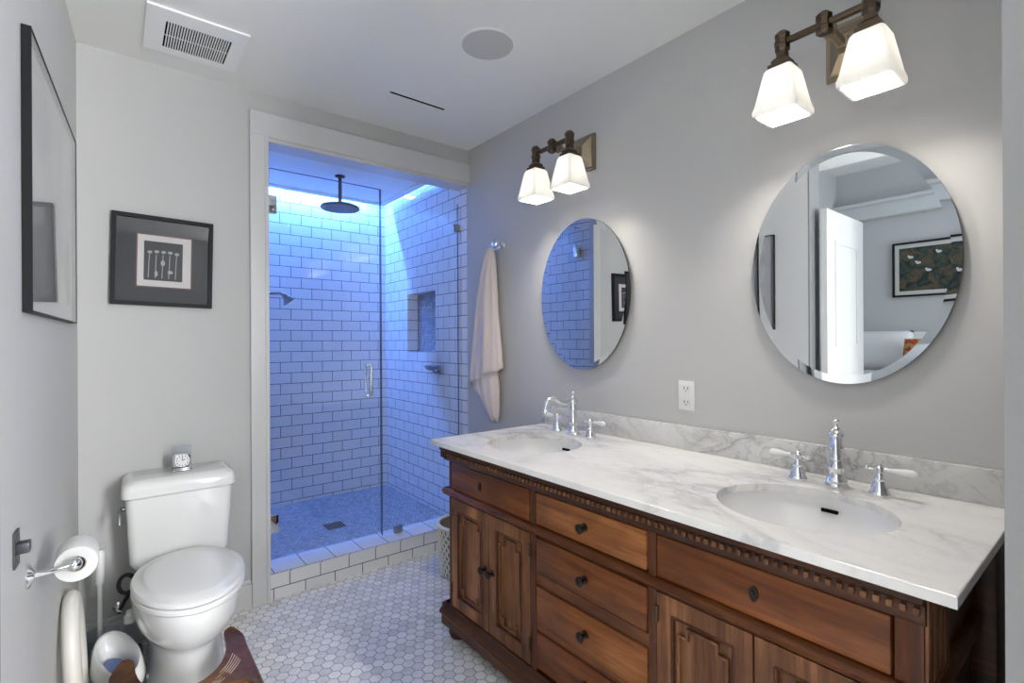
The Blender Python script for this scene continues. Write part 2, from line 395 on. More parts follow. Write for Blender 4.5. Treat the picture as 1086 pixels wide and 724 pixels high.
# bedroom
mb = MB().box(-2.8, -2.65, -1.7, 2.2, 0, 3.2); mb.box(-2.65, -0.5, 2.1, 2.2, 0, 3.2); struct('wall_bedroom', mb, 'wall')
mb = MB().box(-2.8, -0.35, -1.7, 2.2, 3.1, 3.2); struct('ceiling_bedroom', mb, 'ceil')
mb = MB().box(-2.65, -2.57, -1.6, 2.1, 2.56, 2.73, 0.01); mb.box(-2.65, -2.53, -1.6, 2.1, 2.70, 2.735, 0.006); struct('trim_1', mb, 'trim')
# door casing, jamb and curb of the shower
mb = MB()
mb.box(0.530, 0.612, YB - 0.022, YB, 0, 2.333, 0.003); mb.box(0.530, XR, YB - 0.022, YB, 2.331, 2.452, 0.003)
mb.box(0.596, 0.614, YB - 0.027, YB + 0.022, 0, 2.33, 0.002); mb.box(0.612, XR, YB - 0.012, YB + 0.12, 2.312, 2.331, 0.002)
struct('trim_2', mb, 'trim')
mb = MB(); mb.box(-0.115, 0.530, YB - 0.016, YB, 0, 0.115, 0.003); mb.box(-0.115, 0.530, YB - 0.011, YB, 0.115, 0.135, 0.004)
struct('baseboard_back', mb, 'trim')
mb = left_slab(1.58, 2.74, 0, 0.115, 0.0)
for v in mb.bm.verts: pass
mb.bm.free(); mb = MB()
for t, z0, z1 in ((0.016, 0, 0.115), (0.010, 0.115, 0.135)):
    a, b = lx(1.59), lx(2.74)
    mb.loft([[(a, 1.59, z0), (a + t, 1.59, z0), (b + t, 2.74, z0), (b, 2.74, z0)], [(a, 1.59, z1), (a + t, 1.59, z1), (b + t, 2.74, z1), (b, 2.74, z1)]])
struct('baseboard_left', mb, 'trim')
mb = MB(); a, b = lx(1.45), lx(0.55)
mb.box(a - 0.172, a, 1.440, 1.4495, 0, ZC); mb.box(b - 0.172, b, 0.5505, 0.560, 0, ZC)
struct('trim_3', mb, 'cool_trim')
# shower shell
YS, ZS = 4.026, 2.43
mb = MB().box(0.45, XR + 0.16, YS, YS + 0.1, 0.0, 2.70); struct('wall_shower_back', mb, 'tile_back')
mb = MB(); nx = (3.182, 3.622, 1.224, 1.675)
mb.box(XR, XR + 0.16, YB + 0.02, nx[0], 0, 2.70); mb.box(XR, XR + 0.16, nx[1], YS, 0, 2.70)
mb.box(XR, XR + 0.16, nx[0], nx[1], 0, nx[2]); mb.box(XR, XR + 0.16, nx[0], nx[1], nx[3], 2.70)
struct('wall_shower_right', mb, 'tile_right')
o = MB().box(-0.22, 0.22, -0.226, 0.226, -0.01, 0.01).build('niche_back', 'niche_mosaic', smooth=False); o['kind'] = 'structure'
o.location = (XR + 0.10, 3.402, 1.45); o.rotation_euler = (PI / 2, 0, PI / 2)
mb = MB().box(0.45, 0.612, YB + 0.0225, YS, 0, 2.70); struct('wall_shower_left', mb, 'tile_right')
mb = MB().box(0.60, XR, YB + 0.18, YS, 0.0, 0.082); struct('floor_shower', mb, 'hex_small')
mb = MB().box(0.60, 1.755, YB + 0.125, 3.90, ZS, ZS + 0.03); mb.box(0.60, 1.755, 3.845, 3.90, ZS - 0.012, ZS); mb.box(1.70, 1.755, 2.95, 3.845, ZS - 0.008, ZS)
struct('ceiling_shower', mb, 'ceil')
mb = MB().box(0.45, XR + 0.16, YB + 0.125, YS + 0.1, 2.70, 2.75); struct('ceiling_shower_slab', mb, 'ceil')
mb = MB().box(0.612, XR, YB, YB + 0.183, 0.0, 0.122); struct('curb', mb, 'tile_curb')
mb = MB().box(0.612, XR, YB - 0.003, YB + 0.186, 0.122, 0.130, 0.002); struct('curb_top', mb, 'tile_curb_top')

# ------------------------------------------------------------------ vanity cabinet
XF = 1.160
V = thing('vanity_cabinet', 'long carved pine vanity cabinet with drawers and doors under the white marble top', 'cabinet', (1.49, 1.085, 0))
mb = MB()
mb.box(XF + 0.022, XF + 0.03, 0.256, 1.903, 0.13, 0.80)
for y_ in (0.256, 0.835, 1.332, 1.885): mb.box(XF + 0.03, 1.815, y_, y_ + 0.018, 0.13, 0.822)
mb.box(XF + 0.03, 1.815, 0.274, 1.885, 0.13, 0.148); mb.box(1.805, 1.815, 0.274, 1.885, 0.148, 0.822)
mb.build('carcass', 'wood_x', V, smooth=False)
def post(y0, y1, m='wood_zd', x0=XF - 0.004):
    b_ = MB().box(x0, XF + 0.03, y0, y1, 0.135, 0.79, 0.003); return b_.build('post', m, V)
post(0.250, 0.296, 'wood_zd', XF - 0.002); post(1.883, 1.908, 'wood_zd', XF - 0.002)
post(0.827, 0.855); post(1.327, 1.356)
# pilaster strip on the right front corner, fluted
mb = MB()
for k in range(4): mb.box(XF + 0.003 + 0.040 * k, XF + 0.040 + 0.040 * k, 0.244, 0.258, 0.15, 0.837, 0.004)
mb.build('corner_fluting', 'wood_z', V)
mb = MB().box(1.60, 1.8235, 0.212, 0.256, 0.0, 0.836, 0.003); mb.build('rear_stile', 'wood_dark', V)
# rails
mb = MB().box(XF, XF + 0.03, 0.296, 1.885, 0.775, 0.80); mb.box(XF, XF + 0.03, 0.855, 1.327, 0.450, 0.488); mb.box(XF, XF + 0.03, 0.855, 1.327, 0.290, 0.312)
mb.build('rail', 'wood_y', V, smooth=False)
# crown moulding below the top, with dentils
mb = MB(); prof = [(-0.028, 0.837), (-0.028, 0.823), (-0.014, 0.815), (-0.012, 0.790), (-0.004, 0.776), (0.02, 0.776), (0.02, 0.837)]
ring = lambda y: [(XF + a, y, z) for a, z in prof]
mb.loft([ring(0.247), ring(1.945)])
mb.box(XF - 0.02, 1.80, 1.905, 1.949, 0.79, 0.837)
mb.build('crown_moulding', 'wood_dark', V)
nd = 82
for k in range(nd):
    y = 0.258 + k * (1.936 - 0.258) / (nd - 1)
    MB().box(XF - 0.020, XF - 0.010, y - 0.0055, y + 0.0055, 0.798, 0.811, 0.0012, 1).build('dentil', 'dentil', V)
# waist moulding
mb = MB(); prof = [(0.01, 0.657), (-0.010, 0.657), (-0.020, 0.650), (-0.024, 0.643), (-0.018, 0.636), (-0.008, 0.631), (-0.004, 0.622), (0.01, 0.622)]
ring = lambda y: [(XF + a, y, z) for a, z in prof]
mb.loft([ring(0.240), ring(1.935)])
mb.box(XF - 0.018, 1.76, 0.238, 0.262, 0.606, 0.657, 0.008); mb.box(XF - 0.02, 1.80, 1.900, 1.938, 0.628, 0.657, 0.008)
mb.build('waist_moulding', 'wood_y', V)
# plinth
mb = MB(); prof = [(0.03, 0.145), (-0.006, 0.145), (-0.012, 0.132), (-0.030, 0.118), (-0.034, 0.108), (-0.030, 0.100), (-0.022, 0.094), (-0.022, 0.055), (0.03, 0.055)]
ring = lambda y: [(XF + a, y, z) for a, z in prof]
mb.loft([ring(0.222), ring(1.945)])
mb.box(XF - 0.02, 1.80, 0.218, 0.262, 0.055, 0.145, 0.008); mb.box(XF - 0.02, 1.80, 1.900, 1.950, 0.055, 0.145, 0.008)
mb.build('plinth', 'wood_dark', V)
for (fx, fy) in ((1.20, 0.28), (1.20, 1.885), (1.74, 0.28), (1.74, 1.885)):
    MB().lathe([(0.03, 0), (0.046, 0.008), (0.052, 0.024), (0.046, 0.042), (0.034, 0.056)], (fx, fy, 0)).build('bun_foot', 'wood_dark', V)
# aprons (blank fronts with a keyhole plate)
def front(name, y0, y1, z0, z1, m, x=XF - 0.006, bev=0.004):
    return MB().box(x, XF + 0.03, y0, y1, z0, z1, bev).build(name, m, V)
def knob(parent, y, z, x):
    MB().lathe([(0.013, 0), (0.013, 0.003), (0.0055, 0.006), (0.0055, 0.014), (0.010, 0.018), (0.0155, 0.023), (0.0155, 0.028), (0.009, 0.033), (0.002, 0.035)], (x, y, z), (-1, 0, 0), 18).build('knob', 'iron', parent)
def keyhole(parent, y, z, x):
    b_ = MB(); b_.prism([(y + 0.010 * math.cos(t) * 1, z + 0.018 * math.sin(t)) for t in [2 * PI * k / 20 for k in range(20)]], [], -0.004, YZ(x))
    b_.sphere((x - 0.004, y, z + 0.003), (0.004, 0.0045, 0.006), 10)
    b_.build('keyhole_plate', 'iron', parent)
a1 = front('apron_panel', 1.360, 1.882, 0.660, 0.774, 'wood_y3'); keyhole(a1, 1.665, 0.716, XF - 0.006)
a2 = front('apron_panel', 0.300, 0.824, 0.660, 0.774, 'wood_y3'); keyhole(a2, 0.560, 0.716, XF - 0.006)
for (z0, z1, mm) in ((0.662, 0.772, 'wood_y2'), (0.492, 0.614, 'wood_y3'), (0.316, 0.446, 'wood_y2'), (0.160, 0.286, 'wood_y3')):
    d = front('drawer', 0.859, 1.323, z0, z1, mm); knob(d, 1.091, (z0 + z1) / 2, XF - 0.006)
def door(y0, y1, knob_y):
    z0, z1 = 0.150, 0.618; x = XF - 0.004
    b_ = MB(); b_.prism([(y0, z0), (y1, z0), (y1, z1), (y0, z1)], [[(y0 + 0.046, z0 + 0.05), (y0 + 0.046, z1 - 0.05), (y1 - 0.046, z1 - 0.05), (y1 - 0.046, z0 + 0.05)]], 0.022, YZ(x))
    d = b_.build('door', 'wood_z', V, smooth=False)
    MB().box(x + 0.010, x + 0.02, y0 + 0.04, y1 - 0.04, z0 + 0.044, z1 - 0.044).build('panel', 'wood_z', d, smooth=False)
    # shouldered raised field inside the panel
    def notch(i, c):
        a, b, e, f = y0 + 0.046 + i, y1 - 0.046 - i, z0 + 0.05 + i, z1 - 0.05 - i
        return [(a + c, e), (b - c, e), (b - c, e + c), (b, e + c), (b, f - c), (b - c, f - c), (b - c, f), (a + c, f), (a + c, f - c), (a, f - c), (a, e + c), (a + c, e + c)]
    b_ = MB(); b_.prism(notch(0.014, 0.026), [notch(0.021, 0.026)], 0.011, YZ(x + 0.002)); b_.build('panel_moulding', 'dentil', d, smooth=False)
    b_ = MB()
    for kk, (p0, p1) in enumerate((((y0 + 0.046, z0 + 0.05), (y1 - 0.046, z0 + 0.05)), ((y0 + 0.046, z1 - 0.05), (y1 - 0.046, z1 - 0.05)), ((y0 + 0.046, z0 + 0.05), (y0 + 0.046, z1 - 0.05)), ((y1 - 0.046, z0 + 0.05), (y1 - 0.046, z1 - 0.05)))):
        b_.tube([(x + 0.004, *p0), (x + 0.004, *p1)], 0.006, 8)
    b_.build('panel_bead', 'wood_zd', d)
    knob(d, knob_y, 0.395, x)
    for hz in (0.23, 0.56):
        yy = y0 + 0.002 if knob_y > (y0 + y1) / 2 else y1 - 0.002
        MB().tube([(x - 0.004, yy, hz - 0.022), (x - 0.004, yy, hz + 0.022)], 0.005, 8).build('hinge', 'bronze', d)
door(1.358, 1.606, 1.606 - 0.022); door(1.611, 1.884, 1.611 + 0.022)
door(0.298, 0.560, 0.560 - 0.022); door(0.565, 0.826, 0.565 + 0.022)
# marble top with two oval cut-outs
SX, SA, SB = 1.430, 0.198, 0.212
SY = (0.567, 1.648)
mb = MB(); mb.prism([(1.125, 0.198), (1.823, 0.198), (1.823, 2.012), (1.125, 2.012)], [ell(SX, y, SA, SB, 64) for y in SY], 0.022, XY(0.838))
es = [e for e in mb.bm.edges if abs(e.verts[0].co.z - e.verts[1].co.z) < 1e-5 and e.verts[0].co.z > 0.859 and (abs(e.verts[0].co.x - 1.125) < 1e-4 and abs(e.verts[1].co.x - 1.125) < 1e-4 or abs(e.verts[0].co.y - e.verts[1].co.y) < 1e-5 and (abs(e.verts[0].co.y - 0.198) < 1e-4 or abs(e.verts[0].co.y - 2.012) < 1e-4))]
bmesh.ops.bevel(mb.bm, geom=es, offset=0.003, segments=2, profile=0.5, affect='EDGES')
ct = mb.build('countertop', 'counter', smooth=False, loc=(1.47, 1.1, 0.838)); tag(ct, 'long white veined marble countertop with two round cut-outs on the pine cabinet', 'countertop')
mb = MB().box(1.803, 1.824, 0.126, 2.012, 0.8605, 0.957, 0.002)
tag(mb.build('backsplash', 'splash', loc=(1.81, 1.1, 0.86)), 'low grey marble strip standing along the wall behind the countertop', 'backsplash')
# sinks
def sink(y, where):
    t = thing('sink_basin', where, 'sink', (SX, y, 0.70), 'undermount sinks in the marble top')
    b_ = MB(); n = 48; inner = []; outer = []
    for k in range(13):
        u = k / 12; rr = math.cos(u * PI / 2) ** 0.55 if u < 1 else 0.0; rr = max(rr, 0.06); zz = 0.837 - 0.135 * math.sin(u * PI / 2)
        inner.append([(SX + px, y + py, zz) for px, py in ell(0, 0, (SA + 0.006) * rr, (SB + 0.006) * rr, n)])
        outer.append([(SX + px, y + py, zz - 0.010) for px, py in ell(0, 0, (SA + 0.018) * max(rr, 0.07), (SB + 0.018) * max(rr, 0.07), n)])
    b_.loft(inner[::-1] + [[(p[0], p[1], 0.837) for p in outer[0]]] + outer)
    b_.build('bowl', 'basin', t)
    MB().lathe([(0.001, 0), (0.022, 0), (0.024, 0.002), (0.018, 0.004), (0.001, 0.004)], (SX, y, 0.699)).build('drain', 'chrome', t)
    # overflow slot on the back wall of the bowl
    u = 0.16; rr = math.cos(u * PI / 2) ** 0.55; zz = 0.837 - 0.135 * math.sin(u * PI / 2)
    b_ = MB(); ps = []
    for ang in (-0.10, -0.05, 0.0, 0.05, 0.10):
        ps.append((SX + (SA - 0.0) * rr * math.cos(ang), y + (SB + 0.0) * rr * math.sin(ang) - 0.0, zz))
    b_.tube(ps, 0.0055, 10); b_.build('overflow_slot', 'blackhole', t)
    return t
sink(SY[0], 'round white sink below the countertop, under the larger near mirror')
sink(SY[1], 'round white sink below the countertop, under the smaller far mirror')
# faucets
def faucet(y, where, swing=0.0):
    x = 1.692; cs, sn = math.cos(swing), math.sin(swing)
    t = thing('faucet', where, 'faucet', (x, y, 0.8605), 'widespread chrome faucets on the marble top')
    z = 0.8605
    b_ = MB(); PP = [(0.024, 0), (0.025, 0.006), (0.0225, 0.010), (0.021, 0.014), (0.023, 0.020), (0.021, 0.026), (0.0165, 0.034), (0.0155, 0.05), (0.0185, 0.056), (0.0185, 0.062), (0.0145, 0.070), (0.013, 0.10), (0.0125, 0.112), (0.0165, 0.117), (0.0165, 0.123), (0.0135, 0.129), (0.0135, 0.148), (0.0175, 0.153), (0.0175, 0.160), (0.0135, 0.168), (0.009, 0.176), (0.004, 0.181), (0.0035, 0.186), (0.0065, 0.190), (0.0075, 0.196), (0.005, 0.201), (0.001, 0.203)]; b_.lathe([(r * 1.28, h) for r, h in PP], (x, y, z))
    b_.build('post', 'chrome', t)
    p = [(0.0, 0.158), (-0.03, 0.155), (-0.055, 0.152), (-0.08, 0.158), (-0.105, 0.172), (-0.13, 0.181), (-0.150, 0.178), (-0.165, 0.165), (-0.174, 0.147), (-0.178, 0.130)]
    b_ = MB(); b_.tube([(x + a * cs, y + a * sn, z + h) for a, h in p], [0.011, 0.010, 0.0098, 0.0105, 0.011, 0.011, 0.011, 0.0105, 0.010, 0.010], 12)
    b_.lathe([(0.010, 0.0), (0.0125, -0.004), (0.0125, -0.016), (0.009, -0.020)], (x - 0.178 * cs, y - 0.178 * sn, z + 0.134))
    b_.build('spout', 'chrome', t)
    for sgn in (1, -1):
        hy = y + sgn * 0.108
        b_ = MB(); b_.lathe([(0.026, 0), (0.027, 0.006), (0.024, 0.011), (0.021, 0.016), (0.0215, 0.021), (0.0185, 0.027), (0.014, 0.036), (0.012, 0.042), (0.0135, 0.046), (0.0095, 0.053), (0.0085, 0.064), (0.0125, 0.068), (0.0125, 0.080), (0.007, 0.085), (0.003, 0.089)], (x, hy, z))
        h = b_.build('handle', 'chrome', t)
        b_ = MB(); b_.tube([(x, hy, z + 0.074), (x, hy - sgn * 0.018, z + 0.074), (x, hy - sgn * 0.028, z + 0.074)], [0.006, 0.004, 0.004], 10); b_.sphere((x, hy - sgn * 0.030, z + 0.074), 0.0065, 12)
        b_.tube([(x, hy, z + 0.074), (x, hy + sgn * 0.020, z + 0.074)], 0.0065, 10)
        b_.build('cross_stem', 'chrome', h)
        lv = MB(); lv.tube([(x, hy + sgn * d_, z + 0.074) for d_ in (0.018, 0.030, 0.045, 0.06, 0.075, 0.084, 0.088)], [0.0055, 0.0062, 0.0085, 0.0112, 0.0115, 0.008, 0.003], 12)
        lv = lv.build('lever', 'porcelain', h); lv['label'] = 'white porcelain lever'
    return t
faucet(0.572, 'chrome faucet with white levers behind the sink under the larger near mirror', math.radians(18.5))
faucet(1.668, 'chrome faucet with white levers behind the sink under the smaller far mirror')

# ------------------------------------------------------------------ oval mirrors
def mirror(cy, cz, a, b, label):
    x1 = 1.806; t = thing('oval_mirror', label, 'mirror', (1.8205, cy, cz), 'frameless oval mirrors above the vanity')
    n = 96; R = lambda k, x: [(x, cy + (a - k) * math.cos(2 * PI * i / n), cz + (b - k) * math.sin(2 * PI * i / n)) for i in range(n)]
    b_ = MB(); vs = [b_.bm.verts.new(p) for p in R(0.024, x1)]; b_.bm.faces.new(vs)
    g = b_.build('mirror_glass', 'mirror', t, smooth=False)
    b_ = MB(); b_.loft([R(0.024, x1), R(0.0, x1 - 0.0006)], cap=False); b_.build('bevel', 'mirror', t, smooth=True, angle=80)
    b_ = MB(); b_.loft([R(0.0, x1 - 0.0006), R(0.0, x1 + 0.0062)], cap=False)
    vs = [b_.bm.verts.new(p) for p in R(0.0, x1 + 0.0062)]; b_.bm.faces.new(vs); b_.box(x1 + 0.0062, 1.8245, cy - 0.05, cy + 0.05, cz - 0.05, cz + 0.15)
    b_.build('backing', 'mirror_back', t, smooth=False)
mirror(0.588, 1.535, 0.286, 0.374, 'large near oval mirror on the vanity wall, reflecting an open white door')
mirror(1.717, 1.530, 0.294, 0.370, 'smaller far oval mirror on the vanity wall, reflecting blue shower tile')

# ------------------------------------------------------------------ two-light sconces
def sconce(cy, label):
    t = thing('wall_sconce', label, 'sconce', (1.8245, cy, 2.215), 'two-light bronze sconces above the mirrors')
    bx, bz = 1.600, 2.205
    b_ = MB(); b_.box(1.812, 1.8245, cy - 0.070, cy + 0.070, 2.127, 2.303, 0.003)
    sq = lambda x, h, v: [(x, cy - h, 2.215 - v), (x, cy + h, 2.215 - v), (x, cy + h, 2.215 + v), (x, cy - h, 2.215 + v)]
    b_.loft([sq(1.812, 0.058, 0.076), sq(1.806, 0.055, 0.073), sq(1.775, 0.022, 0.026), sq(1.765, 0.022, 0.026)])
    b_.build('back_plate', 'bronze_lt', t, smooth=False)
    b_ = MB(); b_.box(1.600, 1.770, cy - 0.010, cy + 0.010, bz - 0.011, bz + 0.009, 0.002); b_.box(1.735, 1.765, cy - 0.017, cy + 0.017, bz - 0.017, bz + 0.016, 0.003)
    b_.box(1.640, 1.658, cy - 0.016, cy + 0.016, bz - 0.017, bz + 0.015, 0.003)
    b_.build('arm', 'bronze_lt', t)
    b_ = MB(); b_.box(bx - 0.008, bx + 0.008, cy - 0.135, cy + 0.135, bz - 0.008, bz + 0.008, 0.001); b_.build('crossbar', 'bronze', t)
    def fin(y):
        b_ = MB(); b_.lathe([(0.014, -0.030), (0.022, -0.022), (0.022, -0.010), (0.019, -0.006), (0.019, 0.010), (0.022, 0.014), (0.022, 0.024), (0.012, 0.034), (0.006, 0.036)], (bx, y, bz), seg=8)
        return b_
    fin(cy).build('finial', 'bronze', t, smooth=False)
    for sgn in (1, -1):
        y = cy + sgn * 0.114
        b_ = fin(y); q = lambda h, z: [(bx - h, y - h, z), (bx + h, y - h, z), (bx + h, y + h, z), (bx - h, y + h, z)]
        b_.loft([q(0.013, bz - 0.030), q(0.013, bz - 0.045), q(0.017, bz - 0.047), q(0.024, bz - 0.056), q(0.024, bz - 0.066), q(0.031, bz - 0.068), q(0.031, bz - 0.084), q(0.027, bz - 0.086)])
        b_.build('socket', 'bronze', t, smooth=False)
        # square flared shade, open below, rounded at the bottom
        def rs(h, z, r=0.010):
            ps = []
            for cx_, cy_, a0 in ((1, 1, 0), (-1, 1, 90), (-1, -1, 180), (1, -1, 270)):
                for a_ in (0, 30, 60, 90):
                    an = math.radians(a0 + a_); ps.append((bx + cx_ * (h - r) + r * math.cos(an), y + cy_ * (h - r) + r * math.sin(an), z))
            return ps
        zt, zb = bz - 0.080, 1.980
        b_ = MB(); out = [rs(0.028, zt), rs(0.036, zt - 0.002), rs(0.042, zt - 0.010), rs(0.0605, zb + 0.035), rs(0.066, zb + 0.018), rs(0.066, zb + 0.006), rs(0.062, zb)]
        inn = [rs(0.057, zb + 0.001), rs(0.0605, zb + 0.018), rs(0.055, zb + 0.035), rs(0.037, zt - 0.012), rs(0.026, zt - 0.006)]
        b_.loft(out + inn, cap=False); b_.build('shade', 'shade', t, angle=50)
        b_ = MB(); b_.lathe([(0.004, 0.0), (0.016, 0.006), (0.023, 0.020), (0.024, 0.034), (0.018, 0.052), (0.012, 0.064), (0.012, 0.082)], (bx, y, zb + 0.040), seg=14)
        b_.build('bulb', 'bulb', t)
sconce(0.566, 'bronze two-light wall sconce with lit square shades over the large near mirror')
sconce(1.705, 'bronze two-light wall sconce with lit square shades over the far mirror')

# ------------------------------------------------------------------ wall outlet, hook and towel
t = thing('wall_outlet', 'white duplex electrical outlet on the wall between the two mirrors', 'outlet', (1.8245, 1.153, 1.078))
MB().box(1.818, 1.8245, 1.117, 1.189, 1.018, 1.137, 0.003).build('cover_plate', 'plastic', t)
for cz in (1.050, 1.105):
    s_ = MB(); s_.box(1.8155, 1.819, 1.137, 1.169, cz - 0.015, cz + 0.015, 0.004); s_ = s_.build('socket', 'plastic', t)
    h_ = MB(); h_.box(1.8150, 1.8165, 1.144, 1.1465, cz - 0.003, cz + 0.008); h_.box(1.8150, 1.8165, 1.1585, 1.161, cz - 0.003, cz + 0.008); h_.box(1.8150, 1.8165, 1.1505, 1.1545, cz - 0.011, cz - 0.007)
    h_.build('slot', 'blackhole', s_, smooth=False)
t = thing('robe_hook', 'round chrome robe hook on the wall above the hanging towel', 'hook', (1.8245, 2.375, 1.87))
MB().lathe([(0.026, 0), (0.027, 0.004), (0.020, 0.009), (0.012, 0.012)], (1.8245, 2.375, 1.872), (-1, 0, 0)).build('base', 'chrome', t)
b_ = MB(); b_.tube([(1.815, 2.375, 1.872), (1.79, 2.375, 1.872), (1.765, 2.375, 1.878)], [0.010, 0.007, 0.009], 12); b_.lathe([(0.008, 0), (0.020, 0.004), (0.023, 0.012), (0.018, 0.020), (0.004, 0.024)], (1.775, 2.375, 1.876), (-1, 0, 0.15))
b_.tube([(1.80, 2.375, 1.866), (1.785, 2.385, 1.848), (1.77, 2.39, 1.842), (1.757, 2.392, 1.850)], [0.006, 0.006, 0.006, 0.007], 10)
b_.build('knob', 'chrome', t)
def towel():
    t = thing('hand_towel', 'blush pink towel hanging in folds from the chrome hook beside the shower', 'towel', (1.78, 2.44, 1.86))
    def sheet(zs, name, seed, lobes):
        b_ = MB(); rings = []
        rnd = random.Random(seed); ph = [rnd.random() * 6 for _ in range(4)]
        for (z, yl, yr, dep, tilt) in zs:
            ring = []; n = 72; cy = (yl + yr) / 2; w_ = (yl - yr) / 2
            for k in range(n):
                an = 2 * PI * k / n
                rip = 1.12 + 0.55 * (abs(math.sin(0.5 * lobes * an + ph[0] + z * 1.2)) - 0.6) + 0.16 * math.sin((lobes * 2 + 1) * an + ph[1] - z * 3)
                yy = cy + w_ * math.cos(an) * (1 + 0.03 * math.sin(3 * an + ph[2]))
                xx = 1.775 - dep * math.sin(an) * rip
                xx = min(xx, 1.8215)
                ring.append((xx, yy, z + tilt * math.cos(an) + 0.006 * math.sin(lobes * an + ph[3])))
            rings.append(ring)
        b_.loft(rings); return b_.build(name, 'towel', t, angle=180)
    # (height, far edge y, near edge y, half depth, slant)
    sheet([(1.862, 2.452, 2.402, 0.010, 0), (1.80, 2.487, 2.398, 0.024, 0), (1.70, 2.520, 2.390, 0.033, 0), (1.58, 2.550, 2.378, 0.038, 0), (1.45, 2.578, 2.368, 0.040, 0), (1.32, 2.602, 2.352, 0.041, 0), (1.20, 2.628, 2.338, 0.042, -0.01), (1.13, 2.642, 2.332, 0.043, -0.035), (1.095, 2.645, 2.333, 0.043, -0.05), (1.085, 2.640, 2.338, 0.040, -0.05)], 'outer_fold', 3, 5)
    sheet([(1.30, 2.58, 2.37, 0.030, 0), (1.12, 2.612, 2.375, 0.032, -0.01), (1.02, 2.600, 2.362, 0.031, -0.02), (0.94, 2.540, 2.362, 0.028, 0.03), (0.88, 2.490, 2.365, 0.022, 0.03), (0.84, 2.450, 2.372, 0.014, 0.01), (0.825, 2.43, 2.38, 0.006, 0)], 'inner_fold', 9, 4)
towel()

# ------------------------------------------------------------------ shower fittings
YG = 2.862
t = thing('shower_door', 'clear frameless glass shower door with chrome pull, hinged at the left jamb', 'glass door', (0.94, YG, 0.14))
MB().box(0.618, 1.262, YG - 0.005, YG + 0.005, 0.145, 2.222).build('pane', 'glass', t, smooth=False)
b_ = MB(); b_.box(1.2605, 1.2625, YG - 0.0052, YG + 0.0052, 0.145, 2.222); b_.box(0.618, 1.262, YG - 0.0052, YG + 0.0052, 2.2205, 2.2225); b_.build('polished_edge', 'glass_edge', t, smooth=False)
for z in (2.030, 0.345):
    h_ = MB(); h_.box(0.612, 0.683, YG - 0.014, YG + 0.014, z - 0.047, z + 0.047, 0.003); h_ = h_.build('hinge', 'chrome', t)
    MB().box(0.628, 0.640, YG - 0.017, YG - 0.012, z - 0.028, z + 0.028, 0.002).build('knuckle', 'steel', h_)
b_ = MB()
for s_ in (-1, 1):
    yb = YG + s_ * 0.042
    pts = [(1.186, YG + s_ * 0.006, 0.985), (1.186, yb - s_ * 0.008, 0.985), (1.186, yb, 0.995), (1.186, yb, 1.155), (1.186, yb - s_ * 0.008, 1.165), (1.186, YG + s_ * 0.006, 1.165)]
    b_.tube(pts, 0.0095, 12)
    for z in (0.985, 1.165): b_.lathe([(0.013, 0), (0.013, 0.004)], (1.186, YG + s_ * 0.005, z), (0, s_, 0), 16)
b_.build('pull_handle', 'chrome', t)
t = thing('shower_panel', 'narrow fixed glass panel between the shower door and the right tiled wall', 'glass panel', (1.545, YG, 0.131))
MB().box(1.268, 1.815, YG - 0.005, YG + 0.005, 0.132, 2.222).build('pane', 'glass', t, smooth=False)
b_ = MB(); b_.box(1.2675, 1.2695, YG - 0.0052, YG + 0.0052, 0.132, 2.222); b_.box(1.813, 1.816, YG - 0.0052, YG + 0.0052, 0.132, 2.222); b_.build('polished_edge', 'glass_edge', t, smooth=False)
for (x0, x1, z0, z1) in ((1.778, 1.8245, 2.035, 2.085), (1.778, 1.8245, 0.45, 0.50), (1.345, 1.395, 0.1305, 0.172)):
    MB().box(x0, x1, YG - 0.013, YG + 0.013, z0, z1, 0.003).build('clamp', 'steel', t)
# rain head
t = thing('rain_shower_head', 'large round bronze rain shower head on a ceiling arm', 'shower head', (1.212, 3.39, ZS - 0.0005))
MB().lathe([(0.034, 0.0), (0.034, -0.006), (0.020, -0.012)], (1.212, 3.39, ZS - 0.0005)).build('flange', 'bronze', t)
MB().lathe([(0.0115, -0.005), (0.0115, -0.170), (0.019, -0.175), (0.019, -0.190)], (1.212, 3.39, ZS)).build('arm', 'bronze', t)
b_ = MB().lathe([(0.018, 0.028), (0.030, 0.018), (0.070, 0.010), (0.122, 0.002), (0.128, -0.008), (0.124, -0.016), (0.001, -0.018)], (1.212, 3.39, 2.222), seg=48); hd = b_.build('spray_head', 'bronze', t)
b_ = MB()
for r_, n_ in ((0.02, 6), (0.045, 12), (0.07, 18), (0.095, 24)):
    for k in range(n_): b_.lathe([(0.003, 0), (0.003, -0.003)], (1.212 + r_ * math.cos(2 * PI * k / n_), 3.39 + r_ * math.sin(2 * PI * k / n_), 2.2045), seg=6)
b_.build('spray_nozzles', 'rubber', hd)
# small head from the left wall
t = thing('wall_shower_head', 'small chrome shower head on an angled arm from the left shower wall', 'shower head', (0.6125, 3.5, 1.62))
MB().lathe([(0.03, 0), (0.03, 0.005), (0.014, 0.010)], (0.6125, 3.5, 1.60), (1, 0, 0)).build('flange', 'chrome', t)
MB().tube([(0.605, 3.5, 1.60), (0.70, 3.5, 1.605), (0.80, 3.5, 1.622), (0.85, 3.5, 1.625), (0.88, 3.5, 1.612)], 0.010, 10).build('arm', 'steel', t)
MB().lathe([(0.012, -0.01), (0.016, 0.0), (0.022, 0.018), (0.042, 0.042), (0.044, 0.052), (0.001, 0.054)], (0.880, 3.5, 1.610), (0.62, 0, -0.78)).build('spray_head', 'steel', t)
